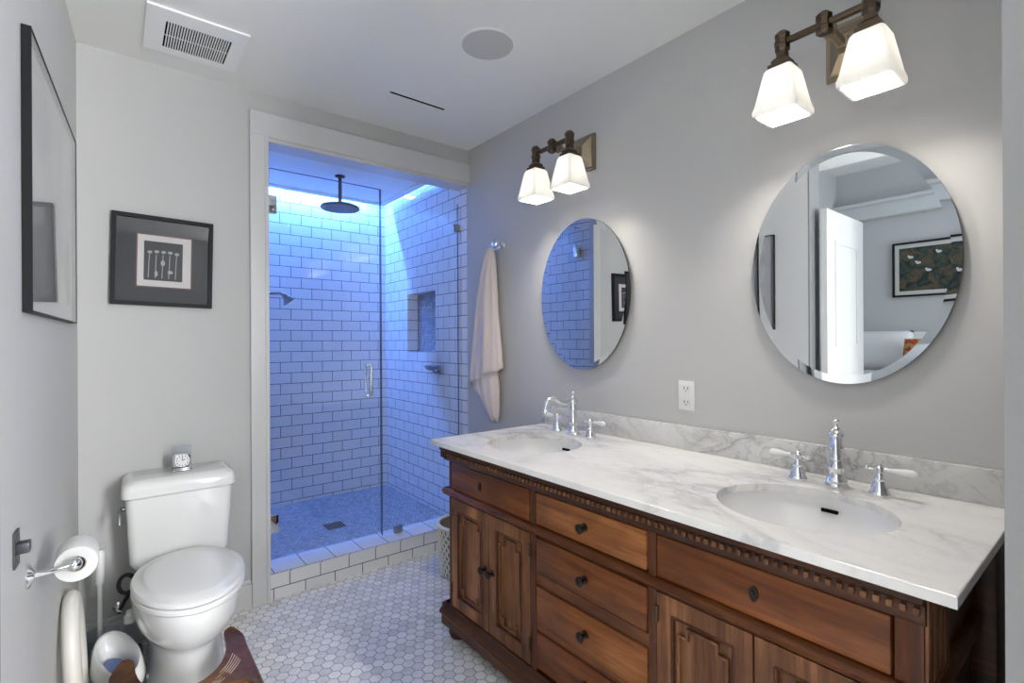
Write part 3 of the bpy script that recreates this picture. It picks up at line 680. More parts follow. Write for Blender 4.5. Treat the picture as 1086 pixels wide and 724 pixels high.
# soap dish
t = thing('soap_dish', 'small chrome soap dish on the right shower wall below the niche', 'soap dish', (1.8245, 3.13, 1.11))
b_ = MB(); b_.lathe([(0.010, 0), (0.022, 0.003), (0.022, 0.008)], (1.8245, 3.13, 1.085), (-1, 0, 0)); b_.tube([(1.820, 3.13, 1.085), (1.79, 3.13, 1.085), (1.775, 3.13, 1.095), (1.772, 3.13, 1.112)], 0.007, 10); b_.build('bracket', 'steel', t)
b_ = MB(); e_ = lambda a, z: [(1.765 + a * 0.62 * math.cos(2 * PI * k / 28), 3.13 + a * math.sin(2 * PI * k / 28), z) for k in range(28)]
b_.loft([e_(0.02, 1.100), e_(0.055, 1.106), e_(0.078, 1.128), e_(0.082, 1.132), e_(0.076, 1.131), e_(0.052, 1.110), e_(0.01, 1.106)]); b_.build('tray', 'steel', t)
# floor drain
t = thing('floor_drain', 'square steel drain grate in the blue-lit shower floor', 'drain', (1.15, 3.35, 0.0825))
b_ = MB(); b_.box(1.085, 1.215, 3.285, 3.415, 0.0825, 0.0845); b_.build('frame', 'steel', t, smooth=False)
b_ = MB()
for k in range(7): b_.box(1.095 + k * 0.0165, 1.103 + k * 0.0165, 3.295, 3.405, 0.0842, 0.0852)
b_.build('grate_slots', 'blackhole', t, smooth=False)
# cove LED strip
b_ = MB().box(0.62, 1.66, 3.965, 3.978, 2.56, 2.566); o = b_.build('led_strip', 'led', smooth=False, loc=(1.2, 3.97, 2.56)); tag(o, 'blue light strip glowing in the cove above the back shower wall', 'light strip')

# ------------------------------------------------------------------ ceiling fittings
t = thing('ceiling_vent', 'white square ceiling vent with dark slotted grille near the toilet corner', 'vent', (0.27, 2.43, ZC - 0.0005))
VX0, VX1, VY0, VY1 = 0.102, 0.442, 2.252, 2.597
GX0, GX1, GY0, GY1 = 0.166, 0.391, 2.338, 2.553
b_ = MB(); b_.prism([(VX0, VY0), (VX1, VY0), (VX1, VY1), (VX0, VY1)], [[(GX0, GY0), (GX0, GY1), (GX1, GY1), (GX1, GY0)]], 0.008, XY(ZC - 0.0085)); b_.build("cover", "vent", t, smooth=False)
b_ = MB(); b_.box(GX0, GX1, GY0, GY1, ZC - 0.003, ZC - 0.001); b_.build('dark_duct', 'blackhole', t, smooth=False)
ns = 25
for k in range(1, ns):
    x = GX0 + (GX1 - GX0) * k / ns; MB().box(x - 0.0021, x + 0.0021, GY0, GY1, ZC - 0.0082, ZC - 0.004).build("slat", 'vent', t, smooth=False)
MB().box(GX0, GX1, (GY0 + GY1) / 2 - 0.0015, (GY0 + GY1) / 2 + 0.0015, ZC - 0.0080, ZC - 0.005).build("crossbar", 'trim', t, smooth=False)
t = thing('ceiling_speaker', 'round grey speaker grille flush in the ceiling', 'speaker', (1.240, 1.712, ZC - 0.0005))
MB().lathe([(0.108, 0), (0.108, -0.004), (0.116, -0.004), (0.118, 0)], (1.240, 1.712, ZC - 0.0005), seg=48).build('rim', 'ceil', t)
MB().lathe([(0.107, -0.0035), (0.05, -0.0055), (0.001, -0.006), (0.001, -0.001), (0.107, -0.001)][::-1], (1.240, 1.712, ZC), seg=48).build('grille', 'grey', t)
t = thing('slot_diffuser', 'narrow black linear slot in the ceiling before the shower', 'slot vent', (1.24, 2.327, ZC - 0.0005))
MB().box(1.080, 1.400, 2.315, 2.341, ZC - 0.004, ZC - 0.0005).build('frame', 'ceil', t, smooth=False)
MB().box(1.087, 1.396, 2.321, 2.335, ZC - 0.005, ZC - 0.0035).build('slot', 'blackhole', t, smooth=False)

# ------------------------------------------------------------------ pictures
def picture_frame(t, place, w_, h_, fw, d, m='black'):
    b_ = MB(); b_.prism([(-w_ / 2, -h_ / 2), (w_ / 2, -h_ / 2), (w_ / 2, h_ / 2), (-w_ / 2, h_ / 2)], [[(-w_ / 2 + fw, -h_ / 2 + fw), (-w_ / 2 + fw, h_ / 2 - fw), (w_ / 2 - fw, h_ / 2 - fw), (w_ / 2 - fw, -h_ / 2 + fw)]], d, place)
    return b_.build('frame', m, t, smooth=False)
def flat(t, name, m, place, u0, u1, v0, v1, w0, w1, par=None):
    b_ = MB(); b_.prism([(u0, v0), (u1, v0), (u1, v1), (u0, v1)], [], w1 - w0, lambda u, v, w: place(u, v, w + w0)); return b_.build(name, m, par or t, smooth=False)
# small dark picture on the back wall, hanging slightly askew
cu, cv, ct_, st_ = 0.181, 1.6655, math.cos(math.radians(-1.2)), math.sin(math.radians(-1.2))
pl = lambda u, v, w: (cu + u * ct_ - v * st_, YB - 0.001 - w, cv + u * st_ + v * ct_)
t = thing('framed_picture', 'small black framed picture with white mat hanging above the toilet', 'picture', (cu, YB - 0.001, cv))
M['slate'] = mat('slate_mat', (0.016, 0.017, 0.024), 0.6)
M['white_mat'] = mat('white_mat_board', (0.70, 0.66, 0.66), 0.8)
M['print'] = mat('dark_print', (0.03, 0.03, 0.034), 0.6)
M['pale_ink'] = mat('pale_ink', (0.42, 0.42, 0.46), 0.7)
M['red_line'] = mat('brown_fillet', (0.16, 0.07, 0.06), 0.6)
picture_frame(t, pl, 0.376, 0.398, 0.017, 0.022)
flat(t, 'dark_mat', 'slate', pl, -0.171, 0.171, -0.182, 0.182, 0.003, 0.006)
flat(t, 'fillet', 'red_line', pl, -0.101, 0.107, -0.117, 0.119, 0.006, 0.0068)
wm = flat(t, 'white_mat', 'white_mat', pl, -0.096, 0.102, -0.112, 0.114, 0.006, 0.0078)
pr_ = flat(t, 'print', 'print', pl, -0.073, 0.070, -0.085, 0.088, 0.006, 0.0086)
b_ = MB()
for k in range(5):
    u = -0.052 + k * 0.025; v = 0.045 - (0.004 if k in (0, 4) else 0)
    b_.prism([(u + 0.009 * math.cos(a), v + 0.009 * math.sin(a) * (1 if math.sin(a) < 0 else 0.5)) for a in [2 * PI * j / 12 for j in range(12)]], [], 0.0005, lambda u, v, w: pl(u, v, w + 0.0086))
for (u, v, a_, b2) in ((-0.028, -0.055, 0.006, 0.013), (0.024, -0.045, 0.010, 0.008), (-0.004, -0.006, 0.008, 0.013)):
    b_.prism(ell(u, v, a_, b2, 12), [], 0.0005, lambda u, v, w: pl(u, v, w + 0.0086))
for k in range(5): b_.prism([(-0.058 + k * 0.025, -0.075), (-0.055 + k * 0.025, -0.075), (-0.052 + k * 0.025, 0.03), (-0.055 + k * 0.025, 0.03)], [], 0.0004, lambda u, v, w: pl(u, v, w + 0.0086))
b_.build('pale_figures', 'pale_ink', pr_, smooth=False)
flat(t, 'glazing', 'pic_glass', pl, -0.171, 0.171, -0.182, 0.182, 0.013, 0.015)
# large picture on the left wall
ln = Vector((0.0515, 1, 0)).normalized(); nn = Vector((ln.y, -ln.x, 0)); yc = 2.095; zc_ = 1.722
o0 = Vector((lx(yc), yc, zc_)) + nn * 0.001
plL = lambda u, v, w: tuple(o0 + ln * u + Vector((0, 0, 1)) * v + nn * w)
t = thing('framed_picture', 'large thin black framed picture under glass on the left wall', 'picture', tuple(o0))
picture_frame(t, plL, 0.860, 0.690, 0.005, 0.0185)
def soft_reflections():
    m = mat('pale_grey_reflections', (0.5, 0.5, 0.5), 0.6); n = N(m)
    f = n.noise(n.coord((2, 3, 2.2)), 1.0, 3, 0.5, 0.6)  # dark blurs imitate reflections in the glass, painted into the pale sheet's colour
    n.link(n.ramp(f, [(0.3, (0.18, 0.18, 0.21)), (0.45, (0.38, 0.38, 0.38)), (0.6, (0.50, 0.50, 0.49))]), n.b.inputs['Base Color']); return m
M['soft_reflections'] = soft_reflections()
M['grey_mat'] = mat('pale_grey_mat', (0.42, 0.42, 0.42), 0.7)
flat(t, 'mat_board', 'grey_mat', plL, -0.425, 0.425, -0.340, 0.340, 0.002, 0.005)
flat(t, 'painted_reflections', 'soft_reflections', plL, -0.36, 0.36, -0.28, 0.28, 0.005, 0.006)
flat(t, 'glazing', 'pic_glass', plL, -0.425, 0.425, -0.340, 0.340, 0.0165, 0.0175)

# ------------------------------------------------------------------ toilet
TX = 0.226
t = thing('toilet', 'white two-piece toilet with lid closed against the back wall', 'toilet', (TX, 2.35, 0))
def rrect(x0, x1, y0, y1, r, z, n=6):
    ps = []
    for cx_, cy_, a0 in ((x1 - r, y1 - r, 0), (x0 + r, y1 - r, 90), (x0 + r, y0 + r, 180), (x1 - r, y0 + r, 270)):
        for k in range(n + 1):
            an = math.radians(a0 + 90 * k / n); ps.append((cx_ + r * math.cos(an), cy_ + r * math.sin(an), z))
    return ps
b_ = MB()
b_.loft([rrect(TX - 0.165, TX + 0.165, 2.555, 2.732, 0.03, 0.375), rrect(TX - 0.178, TX + 0.178, 2.545, 2.735, 0.03, 0.40), rrect(TX - 0.190, TX + 0.190, 2.532, 2.738, 0.028, 0.668)]); b_.build('tank', 'porcelain', t)
b_ = MB()
b_.loft([rrect(TX - 0.194, TX + 0.194, 2.526, 2.740, 0.026, 0.669), rrect(TX - 0.203, TX + 0.203, 2.516, 2.741, 0.03, 0.678), rrect(TX - 0.203, TX + 0.203, 2.516, 2.741, 0.03, 0.705), rrect(TX - 0.197, TX + 0.197, 2.522, 2.741, 0.03, 0.728), rrect(TX - 0.180, TX + 0.180, 2.540, 2.740, 0.03, 0.741), rrect(TX - 0.172, TX + 0.172, 2.548, 2.736, 0.03, 0.743)]); b_.build('tank_lid', 'porcelain', t)
def egg(hw, yf, yb, z, n=44, sq=1.0):
    ps = []; yc_ = yf + (yb - yf) * 0.54
    for k in range(n):
        an = 2 * PI * k / n; c, s_ = math.cos(an), math.sin(an)
        x = hw * math.copysign(abs(c) ** sq, c); y = (yc_ + (yb - yc_) * s_) if s_ > 0 else (yc_ + (yc_ - yf) * s_)
        ps.append((TX + x, y, z))
    return ps
b_ = MB()
b_.loft([egg(0.134, 2.120, 2.720, 0.0), egg(0.132, 2.125, 2.720, 0.03), egg(0.124, 2.140, 2.710, 0.10), egg(0.126, 2.140, 2.710, 0.175), egg(0.134, 2.120, 2.705, 0.205), egg(0.150, 2.075, 2.700, 0.228), egg(0.166, 2.035, 2.695, 0.262), egg(0.175, 2.005, 2.690, 0.305), egg(0.178, 1.990, 2.690, 0.345), egg(0.179, 1.985, 2.690, 0.375), egg(0.177, 1.988, 2.690, 0.386), egg(0.150, 2.02, 2.68, 0.388)]); bw = b_.build('bowl', 'porcelain', t, angle=60)
b_ = MB()
b_.loft([egg(0.177, 1.985, 2.520, 0.389), egg(0.181, 1.980, 2.522, 0.394), egg(0.181, 1.980, 2.522, 0.405), egg(0.177, 1.985, 2.52, 0.410)]); b_.build('seat', 'plastic', t)
b_ = MB()
b_.loft([egg(0.177, 1.984, 2.523, 0.413), egg(0.182, 1.978, 2.526, 0.418), egg(0.182, 1.978, 2.526, 0.426), egg(0.177, 1.985, 2.522, 0.433), egg(0.150, 2.015, 2.500, 0.4365), egg(0.146, 2.022, 2.495, 0.4405), egg(0.140, 2.03, 2.49, 0.443), egg(0.10, 2.09, 2.45, 0.445), egg(0.02, 2.2, 2.35, 0.446)]); b_.build('lid', 'plastic', t)
for s_ in (-1, 1): MB().box(TX + s_ * 0.075 - 0.022, TX + s_ * 0.075 + 0.022, 2.500, 2.528, 0.388, 0.422, 0.008).build('hinge', 'plastic', t)
b_ = MB(); b_.tube([(TX - 0.188, 2.59, 0.625), (TX - 0.204, 2.59, 0.625)], 0.009, 12); b_.tube([(TX - 0.204, 2.59, 0.628), (TX - 0.208, 2.575, 0.622), (TX - 0.209, 2.552, 0.600), (TX - 0.209, 2.545, 0.575)], [0.008, 0.008, 0.007, 0.009], 10); b_.build('flush_lever', 'steel', t)
for s_ in (-1, 1): MB().sphere((TX + s_ * 0.120, 2.36, 0.035), (0.014, 0.014, 0.012), 12).build('bolt_cap', 'porcelain', t)
hs = thing('supply_hose', 'dark looped water supply hose behind the toilet seat at the left', 'hose', (-0.02, 2.68, 0.2))
b_ = MB(); b_.tube([(0.040 + 0.026 * math.cos(a), 2.64 + 0.015 * math.sin(a), 0.300 + 0.032 * math.sin(a)) for a in [0.3 + 5.2 * k / 24 for k in range(25)]] + [(0.035, 2.67, 0.22), (0.02, 2.69, 0.18)], 0.008, 8); b_.build('braided_hose', 'rubber', hs)
b_ = MB(); b_.lathe([(0.022, 0), (0.022, 0.004), (0.010, 0.008), (0.010, 0.04)], (0.015, YB - 0.0005, 0.17), (0, -1, 0), 16); b_.box(0.003, 0.027, 2.685, 2.71, 0.158, 0.182, 0.004); b_.build('shutoff_valve', 'chrome', hs)
# clock on the tank
t = thing('desk_clock', 'small silver desk clock with white dial standing on the toilet tank', 'clock', (0.235, 2.625, 0.743))
b_ = MB(); b_.box(0.199, 0.271, 2.606, 2.646, 0.7435, 0.751, 0.003); b_.box(0.203, 0.267, 2.610, 2.642, 0.751, 0.757, 0.002); b_.build('base', 'steel', t)
b_ = MB(); b_.box(0.201, 0.269, 2.612, 2.640, 0.757, 0.820, 0.012, 4); b_.build('case', 'chrome', t)
MB().lathe([(0.001, 0), (0.028, 0), (0.028, 0.002), (0.001, 0.0025)], (0.235, 2.612, 0.789), (0, -1, 0), 32).build('dial', 'plastic', t)
b_ = MB()
for k in range(12):
    a_ = 2 * PI * k / 12; b_.box(0.235 + 0.0215 * math.cos(a_) - 0.0016, 0.235 + 0.0215 * math.cos(a_) + 0.0016, 2.6085, 2.6097, 0.789 + 0.0215 * math.sin(a_) - 0.0022, 0.789 + 0.0215 * math.sin(a_) + 0.0022)
b_.tube([(0.235, 2.6088, 0.789), (0.235, 2.6088, 0.806)], 0.001, 6); b_.tube([(0.235, 2.6088, 0.789), (0.246, 2.6088, 0.795)], 0.0012, 6); b_.build('hands_and_marks', 'black', t, smooth=False)
b_ = MB(); b_.box(0.199, 0.272, 2.646, 2.652, 0.7435, 0.850, 0.001); b_.build('clear_back', 'clear', t, smooth=False)

# ------------------------------------------------------------------ paper roll and holder
yr_ = 1.712; xw = lx(yr_)
t = thing('toilet_paper_holder', 'chrome toilet paper holder arm on the left wall', 'paper holder', (xw, yr_, 0.725))
b_ = MB(); b_.lathe([(0.030, 0.0), (0.030, 0.003), (0.024, 0.006), (0.015, 0.010), (0.009, 0.014)], (xw + 0.0005, yr_, 0.728), tuple(nn)); b_.build('rosette', 'chrome', t)
b_ = MB(); b_.tube([(xw + 0.008, yr_, 0.728), (xw + 0.030, yr_, 0.728), (xw + 0.060, yr_, 0.731), (xw + 0.080, yr_, 0.733)], [0.008, 0.0065, 0.007, 0.009], 12)
b_.sphere((xw + 0.088, yr_, 0.734), 0.0165); b_.tube([(xw + 0.088, yr_, 0.734), (xw + 0.092, yr_ + 0.155, 0.734)], 0.007, 10); b_.build('arm', 'chrome', t)
rx, rz = xw + 0.090, 0.7235
b_ = MB(); n = 40
def rr_(r, y): return [(rx + r * math.cos(2 * PI * k / n), y, rz + r * math.sin(2 * PI * k / n)) for k in range(n)]
b_.loft([rr_(0.0205, 1.742), rr_(0.044, 1.740), rr_(0.046, 1.743), rr_(0.046, 1.840), rr_(0.044, 1.842), rr_(0.0205, 1.841), rr_(0.0205, 1.742)], cap=False)
t = thing('toilet_paper_roll', 'white toilet paper roll on the chrome arm by the toilet', 'toilet paper', (rx, 1.79, rz))
b_.build('paper', 'paper', t)
b_ = MB(); b_.loft([rr_(0.0203, 1.7425), rr_(0.0203, 1.8405), rr_(0.0185, 1.8405), rr_(0.0185, 1.7425), rr_(0.0203, 1.7425)], cap=False); M['card'] = mat('cardboard', (0.34, 0.26, 0.18), 0.9); b_.build('cardboard_core', 'card', t)
# latch plate on the door casing
yl = 1.575; t = thing('strike_plate', 'dark metal latch plate with square tongue at the left edge of the wall', 'latch', (lx(yl), yl, 0.84))
a_, b2 = lx(1.556) + 0.0005, lx(1.604) + 0.0005
b_ = MB(); b_.loft([[(a_, 1.556, 0.800), (a_ + 0.004, 1.556, 0.800), (b2 + 0.004, 1.604, 0.800), (b2, 1.604, 0.800)], [(a_, 1.556, 0.880), (a_ + 0.004, 1.556, 0.880), (b2 + 0.004, 1.604, 0.880), (b2, 1.604, 0.880)]]); M['dark_metal'] = mat('dark_latch_metal', (0.07, 0.072, 0.078), 0.45, 0.5); b_.build('plate', 'dark_metal', t, smooth=False)
MB().box(lx(1.58) + 0.002, lx(1.58) + 0.026, 1.566, 1.596, 0.829, 0.853, 0.003).build('tongue', 'dark_metal', t)

# ------------------------------------------------------------------ clutter beside the toilet
t = thing('toilet_brush', 'white handled toilet brush standing in a clear holder left of the toilet', 'toilet brush', (-0.045, 2.60, 0))
MB().tube([(-0.045, 2.60, 0.06), (-0.045, 2.60, 0.34)], 0.0085, 10).build('shaft', 'plastic', t)
MB().tube([(-0.045, 2.60, 0.335), (-0.045, 2.60, 0.345), (-0.044, 2.60, 0.47), (-0.044, 2.60, 0.476)], [0.010, 0.014, 0.016, 0.012], 12).build('handle', 'plastic', t)
MB().lathe([(0.05, 0), (0.052, 0.004), (0.050, 0.10), (0.060, 0.135), (0.062, 0.140), (0.056, 0.138), (0.046, 0.10), (0.046, 0.006)], (-0.045, 2.60, 0.0005), seg=28).build('holder', 'clear', t)
MB().lathe([(0.006, 0), (0.030, 0.004), (0.034, 0.03), (0.030, 0.06), (0.008, 0.066)], (-0.045, 2.60, 0.02), seg=20).build('bristles', 'plastic', t)
t = thing('cleaner_bottle', 'clear cleaner bottle with dark blue label on the floor behind the potty', 'bottle', (0.047, 2.475, 0))
MB().lathe([(0.036, 0), (0.040, 0.004), (0.040, 0.12), (0.036, 0.15), (0.020, 0.185), (0.014, 0.20), (0.014, 0.215)], (0.047, 2.475, 0.0005), seg=24).build('bottle_body', 'clear', t)
MB().lathe([(0.0405, 0.02), (0.0408, 0.022), (0.0408, 0.10), (0.0405, 0.102)], (0.047, 2.475, 0.0), seg=24).build('label', 'label', t)
b_ = MB()
for k, (z, w_) in enumerate(((0.085, 0.5), (0.072, 0.7), (0.050, 0.4))):
    for j in range(6):
        a0 = -2.2 + j * w_ / 6 * 1.3
        b_.quad([(0.035 + 0.0412 * math.cos(a0), 2.52 + 0.0412 * math.sin(a0), z), (0.035 + 0.0412 * math.cos(a0 + 0.08), 2.52 + 0.0412 * math.sin(a0 + 0.08), z), (0.035 + 0.0412 * math.cos(a0 + 0.08), 2.52 + 0.0412 * math.sin(a0 + 0.08), z + 0.007), (0.035 + 0.0412 * math.cos(a0), 2.52 + 0.0412 * math.sin(a0), z + 0.007)])
b_.bm.free()
MB().lathe([(0.017, 0.21), (0.019, 0.212), (0.019, 0.235), (0.012, 0.24), (0.012, 0.255)], (0.047, 2.475, 0.0), seg=18).build('cap', 'plastic', t)
# padded child seat ring leaning upright against the left wall
t = thing('child_toilet_seat', 'cream padded child toilet seat standing on edge against the left wall', 'child seat', (-0.075, 2.30, 0.0))
b_ = MB(); n = 40; rings = []
for k in range(n + 1):
    a_ = 2 * PI * k / n; cy_, cz2 = 2.26 + 0.135 * math.cos(a_), 0.231 + 0.200 * math.sin(a_); xx = -0.104 - 0.010 * math.sin(a_)
    cen = Vector((xx, cy_, cz2)); rad = Vector((0, math.cos(a_), math.sin(a_)))
    rings.append([cen + rad * 0.030 * math.cos(2 * PI * j / 16) + Vector((1, 0, 0)) * 0.024 * math.sin(2 * PI * j / 16) for j in range(16)])
b_.loft(rings, cap=False); b_.build('padded_ring', 'cream', t, angle=180)
for z_ in (0.31, 0.335): MB().sphere((-0.112, 2.135, z_), (0.012, 0.014, 0.011), 12).build('grip_foot', 'plastic', t)
# potty
t = thing('training_potty', 'glossy white potty with a blue inside tilted on the floor left of the toilet', 'potty', (0.0, 2.30, 0.0))
PD = Vector((0.26, -0.96, 0)).normalized(); PN = Vector((-PD.y, PD.x, 0)); PC = Vector((0.007, 2.315, 0))
def pot(a, b, z, tilt=0.0, n=44):
    """a across, b along the long axis; tilt lifts the far right side"""
    ps = []
    for k in range(n):
        c, s_ = math.cos(2 * PI * k / n), math.sin(2 * PI * k / n)
        p = PC + PN * (a * c) + PD * (b * math.copysign(abs(s_) ** 0.8, s_)); ps.append((p.x, p.y, z + tilt * c - 0.02 * s_ * (tilt != 0)))
    return [(p[0], p[1], p[2] * 0.92) for p in ps]
b_ = MB(); b_.loft([pot(0.040, 0.10, 0.0005), pot(0.043, 0.11, 0.02), pot(0.046, 0.125, 0.12, 0.004), pot(0.049, 0.135, 0.150, 0.008), pot(0.064, 0.160, 0.132, 0.022), pot(0.067, 0.163, 0.138, 0.022), pot(0.056, 0.148, 0.196, 0.016), pot(0.050, 0.142, 0.200, 0.016), pot(0.043, 0.130, 0.192, 0.012), pot(0.040, 0.115, 0.13, 0.004), pot(0.036, 0.10, 0.09)]); b_.build('bowl', 'porcelain', t, angle=70)
b_ = MB(); b_.loft([pot(0.034, 0.095, 0.132), pot(0.032, 0.090, 0.136)]); b_.build('liner', 'blue', t)
# ------------------------------------------------------------------ bentwood foot stool round the toilet foot
t = thing('foot_stool', 'walnut bentwood foot stool with pale stripes curving round the toilet base', 'foot stool', (0.20, 1.95, 0.0))
def stool():
    # U-shaped top: outline in plan (x, y), arms reach back beside the toilet foot
    cx_, zt = 0.196, 0.196
    out = []; inn = []
    def arc(cx, cy, r, a0, a1, n=8): return [(cx + r * math.cos(math.radians(a0 + (a1 - a0) * k / n)), cy + r * math.sin(math.radians(a0 + (a1 - a0) * k / n))) for k in range(n + 1)]
    # right arm tip, inner curve, left arm tip, outer front edge
    poly = arc(0.354, 2.140, 0.034, -5, 172, 10)
    N_ = 18
    for k in range(1, N_):
        a_ = PI * k / N_; poly.append((0.186 + 0.134 * math.cos(a_), 2.130 - 0.215 * math.sin(a_) ** 0.85))
    poly += arc(0.018, 2.140, 0.034, 8, 185, 10)
    poly += [(-0.012, 2.06), (-0.018, 1.95), (-0.022, 1.86), (0.0, 1.80), (0.05, 1.775), (0.186, 1.768), (0.32, 1.775), (0.372, 1.80), (0.394, 1.86), (0.390, 1.95), (0.384, 2.06)]
    return poly
poly = stool()
slot = [(0.275 + 0.085 * math.cos(a), 1.832 + 0.026 * math.sin(a)) for a in [2 * PI * k / 20 for k in range(20)]]
b_ = MB(); b_.prism(poly, [slot], 0.016, XY(0.178))
for v in b_.bm.verts:                                   # arms rise, edges roll down into the legs
    d_ = max(0.0, abs(v.co.x - 0.186) - 0.165); v.co.z += 0.022 * max(0, (v.co.y - 1.9) / 0.25) - d_ * 0.9
b_.build('top', 'walnut', t, angle=50)
for s_ in (-1, 1):
    b_ = MB(); rings = []
    for (z, off, y0, y1) in ((0.001, 0.222, 1.83, 2.12), (0.05, 0.221, 1.83, 2.12), (0.11, 0.216, 1.83, 2.125), (0.15, 0.210, 1.825, 2.14), (0.168, 0.200, 1.82, 2.15)):
        x = 0.186 + s_ * off; rings.append([(x, y0, z), (x, y1, z), (x - s_ * 0.014, y1, z), (x - s_ * 0.014, y0, z)])
    b_.loft(rings); b_.build('leg', 'walnut', t)
M['stripe'] = mat('pale_inlay', (0.62, 0.50, 0.34), 0.5)
b_ = MB()
for k in range(5):
    pts = []
    for j in range(11):
        u = j / 10; a_ = PI * (0.15 + 0.012 * k + (0.16 + 0.03 * k) * u); rr2 = 0.024 + 0.0085 * k
        x = 0.186 + (0.134 + rr2) * math.cos(a_); y = 2.130 - (0.215 + rr2) * math.sin(a_) ** 0.85
        d_ = max(0.0, abs(x - 0.186) - 0.165); pts.append((x, y, 0.1945 + 0.022 * max(0, (y - 1.9) / 0.25) - d_ * 0.9))
    b_.tube(pts, 0.0013, 6)
b_.build('pale_stripes', 'stripe', t)

# ------------------------------------------------------------------ woven waste basket behind the vanity
bx_, by_ = 1.555, 2.40
t = thing('waste_basket', 'white woven lattice waste basket between the vanity end and the shower curb', 'basket', (bx_, by_, 0.0))
b_ = MB(); b_.lathe([(0.001, 0.001), (0.122, 0.001), (0.128, 0.01), (0.142, 0.278), (0.138, 0.278), (0.124, 0.012), (0.001, 0.010)], (bx_, by_, 0), seg=40); M['liner'] = mat('beige_liner', (0.30, 0.28, 0.25), 0.8); b_.build('liner', 'liner', t)
b_ = MB(); rad = lambda z: 0.131 + 0.016 * z / 0.28
for d_ in (1, -1):
    for k in range(26):
        pts = []
        for j in range(13):
            z = 0.010 + 0.262 * j / 12; a_ = 2 * PI * k / 26 + d_ * z * 5.2; r_ = rad(z) + (0.003 if (j + k + (d_ > 0)) % 2 else 0.0)
            pts.append((bx_ + r_ * math.cos(a_), by_ + r_ * math.sin(a_), z))
        b_.tube(pts, 0.0045, 5)
b_.build('woven_lattice', 'cream', t); M['cream'].node_tree.nodes['Principled BSDF'].inputs['Base Color'].default_value = (0.72, 0.70, 0.64, 1)
b_ = MB(); pts = [(bx_ + 0.145 * math.cos(2 * PI * k / 40), by_ + 0.145 * math.sin(2 * PI * k / 40), 0.280) for k in range(41)]; b_.tube(pts, 0.009, 8, cap=False); b_.build('rim', 'plastic', t)

# ------------------------------------------------------------------ the bedroom seen in the near mirror
b_ = MB().box(-0.96, -0.245, 1.352, 1.392, 0.01, 2.21, 0.002); dr = struct('door_1', b_, 'trim')
for (z0, z1) in ((1.25, 2.0), (0.25, 1.05)):
    b_ = MB(); b_.prism([(-0.82, z0), (-0.38, z0), (-0.38, z1), (-0.82, z1)], [[(-0.80, z0 + 0.02), (-0.80, z1 - 0.02), (-0.40, z1 - 0.02), (-0.40, z0 + 0.02)]], -0.010, XZ(1.353)); o = b_.build('door_moulding', 'trim', dr, smooth=False)
o = MB().tube([(-0.90, 1.352, 1.0), (-0.90, 1.30, 1.0)], 0.014, 12).build('door_knob', 'steel', dr)
t = thing('framed_painting', 'dark framed painting of birds on the bedroom wall, seen in the near mirror', 'painting', (-2.649, 1.20, 2.0))
plB = lambda u, v, w: (-2.649 + w, 1.20 + u, 2.00 + v)
picture_frame(t, plB, 0.78, 0.545, 0.018, 0.03)
M['cream_mat'] = mat('cream_mat_board', (0.62, 0.60, 0.54), 0.8); flat(t, 'mat_board', 'cream_mat', plB, -0.372, 0.372, -0.255, 0.255, 0.004, 0.010)
def foliage():
    m = mat('dark_foliage_painting', (0.02, 0.03, 0.02), 0.5); n = N(m)
    f = n.noise(n.coord(), 11, 4, 0.6, 1.0)
    n.link(n.ramp(f, [(0.4, (0.008, 0.008, 0.01)), (0.5, (0.02, 0.045, 0.03)), (0.6, (0.12, 0.06, 0.025)), (0.68, (0.02, 0.07, 0.05))]), n.b.inputs['Base Color']); return m
M['foliage'] = foliage(); pa = flat(t, 'painting', 'foliage', plB, -0.335, 0.335, -0.215, 0.215, 0.008, 0.013)
b_ = MB()
for (u, v) in ((-0.10, 0.10), (0.02, 0.15), (0.18, 0.06), (0.10, -0.02), (0.24, 0.12), (-0.22, 0.05)):
    b_.prism(ell(u, v, 0.022, 0.013, 12), [], 0.002, lambda u, v, w: plB(u, v, w + 0.013)); b_.prism(ell(u + 0.018, v + 0.014, 0.009, 0.009, 10), [], 0.002, lambda u, v, w: plB(u, v, w + 0.013))
b_.build('white_birds', 'paper', pa, smooth=False)
t = thing('bed', 'white bed with tall quilted headboard in the bedroom, seen in the near mirror', 'bed', (-2.0, 1.0, 0))
MB().box(-2.60, -1.1, 0.35, 2.05, 0.12, 0.60, 0.03).build('base', 'bed_white', t)
MB().box(-2.58, -1.08, 0.36, 2.04, 0.602, 1.00, 0.07, 4).build('mattress', 'bed_white', t)
b_ = MB()
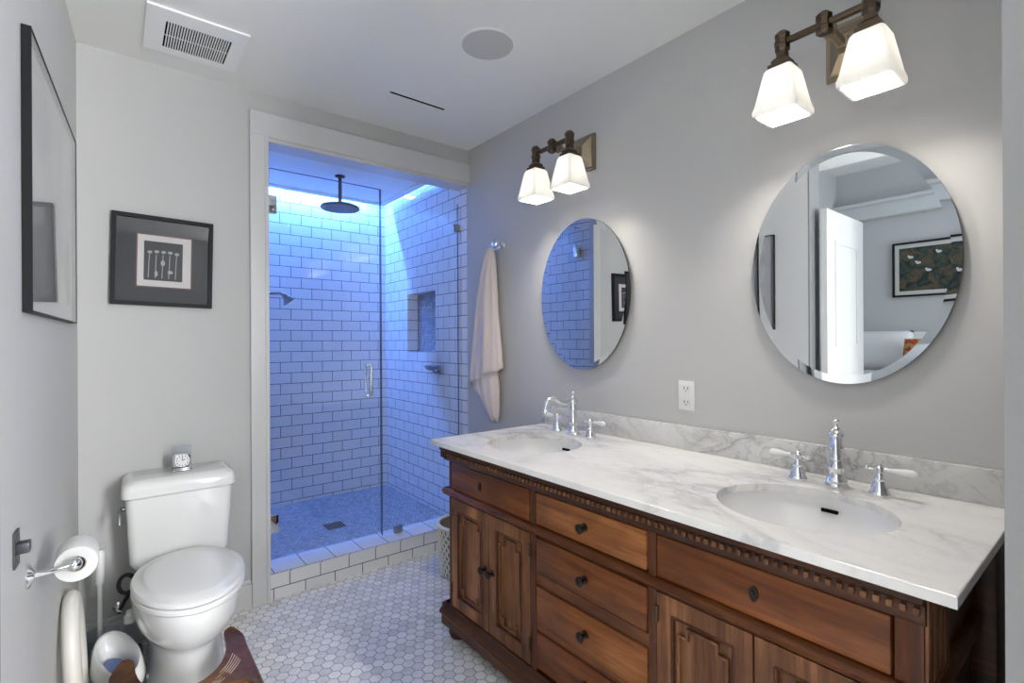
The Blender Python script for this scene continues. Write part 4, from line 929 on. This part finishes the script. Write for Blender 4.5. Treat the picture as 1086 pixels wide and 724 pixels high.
for k in range(6): b_.box(-2.63, -2.50, 0.40 + 0.27 * k, 0.67 + 0.27 * k, 0.60, 1.375, 0.03, 3)
b_.build('headboard', 'bed_white', t)
def cushion(name, c, w_, h_, d_, m, label, cat, lean, group=None):
    b_ = MB(); n = 16; top = []
    grid = []
    for side in (1, -1):
        for i in range(n + 1):
            for j in range(n + 1):
                u, v = -1 + 2 * i / n, -1 + 2 * j / n
                k = (1 - abs(u) ** 3.0) * (1 - abs(v) ** 3.0); grid.append((u, v, side * k ** 0.5))
    vs = []
    for (u, v, k) in grid:
        p = Vector((k * d_, u * w_ * (1 - 0.06 * (1 - abs(v)) ** 0.5 * 0), v * h_)); p = Matrix.Rotation(lean, 3, 'Y') @ p; vs.append(b_.bm.verts.new(Vector(c) + p))
    m_ = (n + 1) ** 2
    for s_ in (0, m_):
        for i in range(n):
            for j in range(n):
                a_ = s_ + i * (n + 1) + j; b_.bm.faces.new((vs[a_], vs[a_ + 1], vs[a_ + n + 2], vs[a_ + n + 1]))
    bmesh.ops.remove_doubles(b_.bm, verts=b_.bm.verts, dist=1e-5)
    o = b_.build(name, m, loc=c, angle=180); return tag(o, label, cat, group)
cushion('pillow', (-2.33, 1.66, 1.20), 0.30, 0.19, 0.09, 'bed_white', 'plump white pillow leaning on the bed headboard, seen in the near mirror', 'pillow', -0.25)
def kilim():
    m = mat('kilim_fabric', (0.4, 0.1, 0.05), 0.9, spec=0.1); n = N(m)
    vo = n.new('ShaderNodeTexVoronoi', feature='F1', distance='MANHATTAN'); vo.inputs['Scale'].default_value = 13; n.link(n.coord(), vo.inputs['Vector'])
    n.link(n.ramp(vo.outputs['Distance'], [(0.1, (0.03, 0.015, 0.015)), (0.25, (0.50, 0.13, 0.05)), (0.5, (0.36, 0.05, 0.03)), (0.7, (0.55, 0.30, 0.12))]), n.b.inputs['Base Color']); return m
M['kilim'] = kilim()
cushion('pillow', (-2.15, 1.22, 1.165), 0.17, 0.15, 0.075, 'kilim', 'orange and red patterned cushion on the bed, seen in the near mirror', 'cushion', -0.35)
